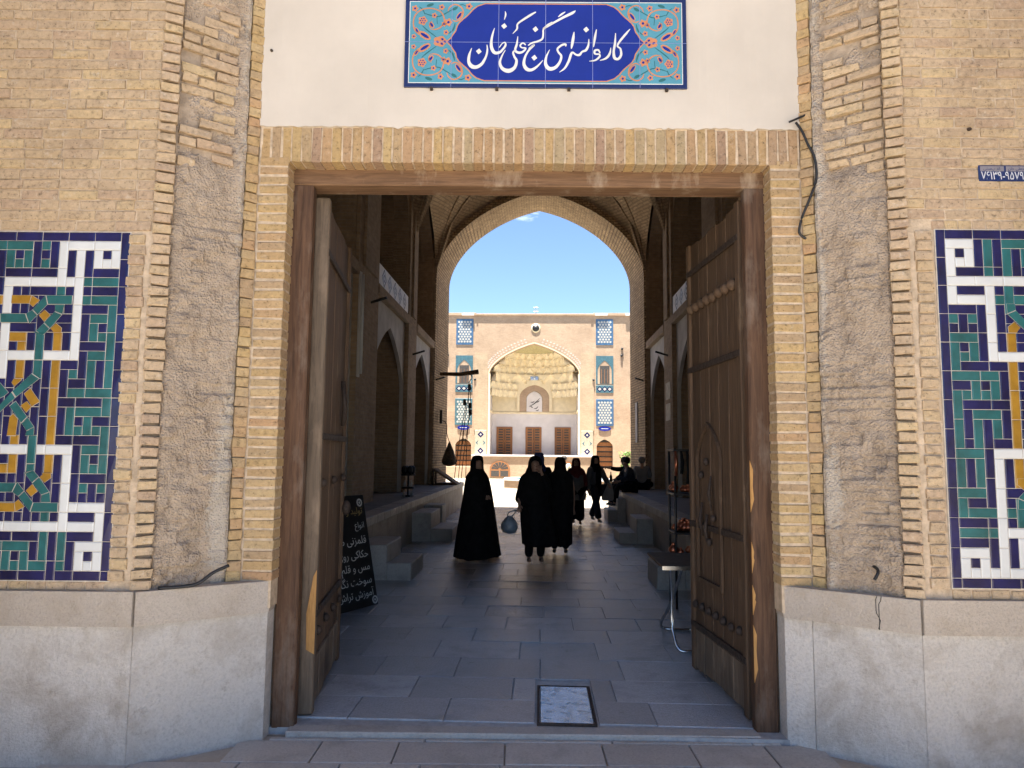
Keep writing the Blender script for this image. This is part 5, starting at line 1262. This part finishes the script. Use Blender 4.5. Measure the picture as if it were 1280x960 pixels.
def shroud(name, root, rows, mat, folds=9, amp=.05, seed=1, n=56, opening=None, tail=None):
    """cloth falling round the body; rows (z, cx, cy, rx_minus, rx_plus, ry)"""
    S = spline(rows, 6); zt, zb = S[0][0], S[-1][0]; rings = []
    for z, cx, cy, ra, rb, ry in S:
        f = (zt-z)/(zt-zb); row = []
        for k in range(n):
            a = 6.28318*k/n; w_ = 1 + amp*f**1.3*math.sin(folds*a + 2.2*math.sin(a*2+seed) + f*1.1) + amp*.6*f*math.sin(a*4+seed*2+f*2.5)
            x, y_ = math.cos(a), math.sin(a)
            zz = z
            if f > .97: zz += .006*math.sin(folds*a + seed) + .010*math.sin(a*2 + seed*3)
            p = Vector((cx + (rb if x > 0 else ra)*x*w_, cy + ry*y_*w_, zz))
            if opening and opening[0] < z < opening[1] and y_ < -.55:      # the face looks out here
                p.y += opening[2]*min(1, (-y_-.55)/.25)
            row.append(p)
        rings.append(row)
    mb = MB(); mb.loft(rings[::-1], caps=False); 
    top = rings[0]; mb.q(top, True)
    o = mb.build(name, mat, root); sm = o.modifiers.new('thick', 'SOLIDIFY'); sm.thickness = .006
    return o
def person(label, x, y, z=0, rz=0): return thing('person', label, 'person', (x, y, z), rz)
bl = M['black']; H1 = 1.60
# 1: woman alone in a long chador
p = person('person in a long spreading black chador standing apart, face turned to the side', -.99, 11.45, 0, R(52))
h = 1.60; J = joints(h, dict(shl=(-.135, .005, 1.26), shr=(.135, .005, 1.26), ell=(-.155, .0, 1.02), elr=(.155, .0, 1.02), wrl=(-.08, -.13, .98), wrr=(.08, -.13, .98))); body(p, J, h); face(p, J, h); shoes(p, J, M['blacks'])
shroud('chador', p, [(1.615, 0, .012, .03, .03, .03), (1.595, 0, .012, .072, .072, .078), (1.53, 0, .02, .10, .10, .105), (1.44, 0, .022, .108, .108, .11), (1.37, 0, .02, .12, .12, .115), (1.30, 0, .02, .185, .185, .14), (1.20, 0, .01, .225, .225, .17), (.95, 0, 0, .25, .26, .22), (.6, .0, 0, .30, .31, .27), (.3, 0, 0, .345, .36, .30), (.018, 0, 0, .38, .41, .33)], bl, 8, .045, 1.3, opening=(1.40, 1.565, .075))
# 2: woman with a raised hand and a plastic bag
p = person('person in black chador and trousers, hand raised to the face, carrying a bag', -.07, 11.0, 0, R(12))
h = 1.60; J = joints(h, dict(elr=(.20, -.06, 1.06), wrr=(.07, -.17, 1.34), ell=(-.25, -.02, 1.06), wrl=(-.25, -.08, .86)))
J['wrl'] = Vector((-.265, -.10, .90)); body(p, J, h); face(p, J, h); garment('trousers', J, LEG, h, M['black'], p, .03); shoes(p, J, M['blacks'])
shroud('chador', p, [(1.615, 0, .012, .03, .03, .03), (1.595, 0, .012, .072, .072, .078), (1.53, 0, .02, .102, .102, .105), (1.44, 0, .022, .115, .112, .11), (1.37, 0, .02, .14, .14, .12), (1.28, 0, .02, .23, .21, .15), (1.12, -.02, .0, .25, .24, .18), (.95, -.03, 0, .27, .24, .20), (.84, -.01, 0, .22, .24, .21), (.6, .02, 0, .23, .26, .22), (.27, .06, 0, .24, .30, .24)], bl, 7, .05, .4, opening=(1.38, 1.57, .085))
garment('sleeve', {k: J[k] for k in J}, ['shr', 'elr', 'wrr'], h, bl, p, .016)
bg_ = thing('plastic_bag', 'translucent blue-grey plastic carrier bag hanging from a hand', 'bag', (-.45, 10.9, 0))
M['film'] = plain('bluish_plastic_film', (.24, .30, .36), .3, var=.45, sc=14, bmp=.5)
mb = MB(); mb.loft([[(rx*math.cos(6.28318*k/14)*(1+.12*math.sin(3*k)), ry*math.sin(6.28318*k/14)*(1+.1*math.cos(2*k)), z) for k in range(14)] for z, rx, ry in ((.445, .03, .02), (.46, .09, .06), (.53, .125, .085), (.60, .115, .075), (.67, .07, .045), (.71, .03, .02))]); mb.build('bag_body', M['film'], bg_)
for s in (-1, 1): 
    mb = MB(); mb.tube(spline([(s*.03, 0, .70), (s*.05+.03, 0, .76), (.10, .0, .80)], 4), [.012]*9, 6); mb.build('bag_handle', M['film'], bg_)
# 3: person behind with a blue headscarf
p = person('person in dark clothes with a blue headscarf, mostly hidden behind the raised hand', -.02, 13.3, 0, R(180))
h = 1.68; J = joints(h); body(p, J, h); garment('trousers', J, LEG, h, bl, p, .03); garment('coat', shorten(J, 'lr', .9), TOP, h, bl, p, .04, dict(pelvis=1.1)); shoes(p, J, M['blacks'])
M['bluescarf'] = plain('blue_scarf_cloth', (.03, .045, .16), .85, var=.3, sc=14)
shroud('headscarf', p, [(h*.995, 0, .01, .03, .03, .03), (h*.985, 0, .01, .075, .075, .08), (h*.93, 0, .01, .102, .102, .11), (h*.87, 0, .015, .10, .10, .11), (h*.83, 0, .01, .14, .14, .12), (h*.79, 0, .01, .16, .16, .13)], M['bluescarf'], 7, .04, 2, opening=(h*.88, h*.96, .07))
# 4: second woman in a chador, close beside the first
p = person('person in a plain black chador walking close beside the one with a raised hand', .34, 12.0, 0, R(175))
h = 1.60; J = joints(h); body(p, J, h); garment('trousers', J, LEG, h, bl, p, .03); shoes(p, J, M['blacks'])
shroud('chador', p, [(1.60, 0, .012, .03, .03, .03), (1.58, 0, .012, .07, .07, .075), (1.51, 0, .015, .095, .095, .10), (1.42, 0, .015, .10, .10, .105), (1.36, 0, .015, .12, .12, .115), (1.29, 0, .015, .20, .20, .14), (1.15, 0, 0, .225, .24, .17), (.9, 0, 0, .235, .27, .2), (.5, .0, 0, .20, .30, .24), (.16, 0, 0, .19, .33, .28)], bl, 9, .05, 2.2)
# 5: man out in the sun
p = person('person in a cream shirt standing out in the sunlit courtyard', .86, 25.6, -.15, R(180))
h = 1.76; J = joints(h); body(p, J, h); M['cream_c'] = plain('cream_cloth', (.55, .48, .36), .85, var=.12); M['grey_c'] = plain('grey_cloth', (.16, .155, .15), .9, var=.2)
garment('shirt', shorten(J, 'lr', .2), TOP, h, M['cream_c'], p, .022); garment('trousers', J, LEG, h, M['grey_c'], p, .025); shoes(p, J, M['blacks'])
M['hair'] = plain('dark_hair', (.02, .014, .011), .7, var=.4, sc=60)
def hair(p, J, h, mat='hair'):
    c = J['skull']; mb = MB(); mb.ball((c.x, c.y+.018, c.z+.022), (.058*h, .060*h, .055*h), 12); mb.build('hair', M[mat], p)
M['greyhair'] = plain('grey_hair', (.2, .19, .18), .7, var=.3, sc=60)
hair(p, J, h, 'hair')
# 6: woman with a maroon headscarf
p = person('person with a maroon headscarf, grey tunic and wide black trousers', .85, 16.9, 0, R(4))
h = 1.56; J = joints(h, dict(anl=(-.05, .10, .12), tol=(-.055, .02, .05), knl=(-.07, -.02, .44))); body(p, J, h); face(p, J, h)
M['maroon'] = plain('maroon_cloth', (.10, .008, .012), .85, var=.3, sc=12); M['tunic'] = plain('light_grey_cloth', (.15, .145, .14), .9, var=.15); M['jacket'] = plain('grey_jacket_cloth', (.10, .10, .11), .9, var=.2)
garment('trousers', J, LEG, h, bl, p, .05, dict(kn=1.3, an=2.2)); garment('sleeves', J, ['chest', 'shl', 'ell', 'wrl', 'shr', 'elr', 'wrr'], h, M['maroon'], p, .028)
shroud('tunic', p, [(1.29, 0, .0, .10, .10, .08), (1.22, 0, 0, .17, .17, .125), (1.0, 0, 0, .175, .175, .15), (.75, 0, 0, .205, .205, .17), (.58, 0, 0, .23, .23, .18)], M['tunic'], 7, .05, 1)
shroud('headscarf', p, [(h*1.0, 0, .01, .03, .03, .03), (h*.988, 0, .01, .075, .075, .085), (h*.93, 0, .01, .105, .105, .11), (h*.87, 0, .01, .108, .108, .11), (h*.83, 0, 0, .14, .14, .12), (h*.78, 0, -.01, .16, .16, .15), (h*.70, 0, -.04, .07, .07, .12)], M['maroon'], 7, .04, 2, opening=(h*.875, h*.965, .07)); shoes(p, J, M['grey_c'])
# 7: woman in grey jacket, mid-stride, with a tote
p = person('person in an open grey jacket and dark jeans in mid-stride holding a tote bag', 1.36, 17.6, 0, R(35))
h = 1.62; J = joints(h, dict(hpl=(-.085, 0, .81), knl=(-.10, -.16, .47), anl=(-.09, -.22, .09), tol=(-.10, -.34, .035), knr=(.09, .10, .46), anr=(.10, .28, .12), tor=(.11, .18, .045), elr=(.26, -.04, 1.06), wrr=(.27, -.14, .93))); body(p, J, h); face(p, J, h)
M['denim'] = plain('dark_denim', (.014, .016, .026), .9, var=.3); garment('jeans', J, LEG, h, M['denim'], p, .03, dict(an=1.8)); garment('jacket', J, TOP, h, M['jacket'], p, .03, dict(pelvis=1.15)); 
shroud('vest', p, [(1.32, 0, -.06, .05, .05, .06), (1.2, 0, -.06, .08, .08, .12), (.95, 0, -.06, .09, .09, .13), (.75, 0, -.05, .11, .11, .14)], bl, 5, .03, 1)
shroud('headscarf', p, [(h*1.0, 0, .01, .03, .03, .03), (h*.988, 0, .01, .075, .075, .085), (h*.93, 0, .01, .105, .105, .115), (h*.87, 0, .015, .112, .112, .12), (h*.82, 0, .01, .15, .15, .13), (h*.76, 0, 0, .17, .17, .14)], bl, 7, .04, 3, opening=(h*.875, h*.965, .075)); shoes(p, J, M['grey_c'])
tb_ = thing('tote_bag', 'pale cloth tote bag held by the person in the grey jacket', 'bag', (1.66, 17.7, 0)); M['canvas'] = plain('pale_canvas', (.30, .29, .28), .9, var=.15)
mb = MB(); mb.loft([[(x*w_, y_*.05, z) for x, y_ in ((-1, -.4), (0, -1), (1, -.4), (1, .4), (0, 1), (-1, .4))] for z, w_ in ((.52, .12), (.56, .15), (.75, .14), (.90, .11), (.98, .06))], smooth=False); mb.build('bag_body', M['canvas'], tb_)
mb = MB(); mb.tube(spline([(-.06, 0, .96), (.0, 0, 1.08), (.06, 0, .96)], 5), .012, 6); mb.build('handle', M['canvas'], tb_)
mb = MB(); mb.lathe([(.035, 0), (.035, .13), (.012, .18), (.012, .24)], (1.74, 17.68, .985), 10); tag(mb.build('bottle', M['blacks']), 'dark bottle sticking up out of the pale tote bag', 'bottle')
# 8-10: men on the platform; they face the middle of the passage
def seated(h, **kw):
    P = dict(pelvis=(0, 0, .10), waist=(0, -.02, .26), chest=(0, -.06, .43), neck=(0, -.10, .61), jaw=(0, -.14, .67), skull=(0, -.13, .745), crown=(0, -.12, .82), shl=(-.17, -.08, .55), shr=(.17, -.08, .55), ell=(-.22, -.16, .32), elr=(.22, -.16, .32), wrl=(-.14, -.36, .24), wrr=(.14, -.36, .24),
             hpl=(-.09, -.03, .09), hpr=(.09, -.03, .09), knl=(-.11, -.40, .12), knr=(.11, -.40, .12), anl=(-.11, -.36, -.28), anr=(.11, -.36, -.28), tol=(-.12, -.48, -.32), tor=(.12, -.48, -.32)); P.update(kw); return joints(h, P)
M['navyc'] = plain('navy_cloth', (.012, .016, .035), .9, var=.25); M['shirtg'] = plain('grey_shirt_cloth', (.20, .20, .215), .9, var=.15)
p = person('person in a navy shirt sitting on the platform edge with feet on the step', 2.30, 18.25, .735, R(-78))
h = 1.74; J = seated(h, anl=(-.11, -.50, -.30), tol=(-.12, -.62, -.345), anr=(.11, -.46, -.30), tor=(.12, -.58, -.345)); body(p, J, h); face(p, J, h); garment('shirt', shorten(J, 'lr', .85), TOP, h, M['navyc'], p, .024); garment('trousers', J, LEG, h, bl, p, .026); shoes(p, J, M['blacks']); hair(p, J, h)
p = person('person in black sitting beyond the navy shirt with an arm stretched out', 2.36, 19.2, .735, R(-82))
h = 1.72; J = seated(h, elr=(.26, -.34, .52), wrr=(.20, -.62, .56), anl=(-.11, -.42, -.32), tol=(-.12, -.54, -.36), anr=(.11, -.42, -.32), tor=(.12, -.54, -.36)); body(p, J, h); face(p, J, h); garment('shirt', shorten(J, 'lr', .75), TOP, h, bl, p, .024); garment('trousers', J, LEG, h, bl, p, .026); shoes(p, J, M['blacks']); hair(p, J, h)
p = person('person in a grey shirt sitting further back on the platform', 2.78, 19.7, .735, R(172))
h = 1.72; J = seated(h, knl=(-.28, -.26, .10), knr=(.28, -.26, .10), anl=(.10, -.34, .06), tol=(.2, -.36, .05), anr=(-.08, -.40, .06), tor=(-.18, -.42, .05)); body(p, J, h); face(p, J, h); garment('shirt', shorten(J, 'lr', .4), TOP, h, M['shirtg'], p, .024); garment('trousers', J, LEG, h, bl, p, .026); shoes(p, J, M['blacks']); hair(p, J, h, 'greyhair')
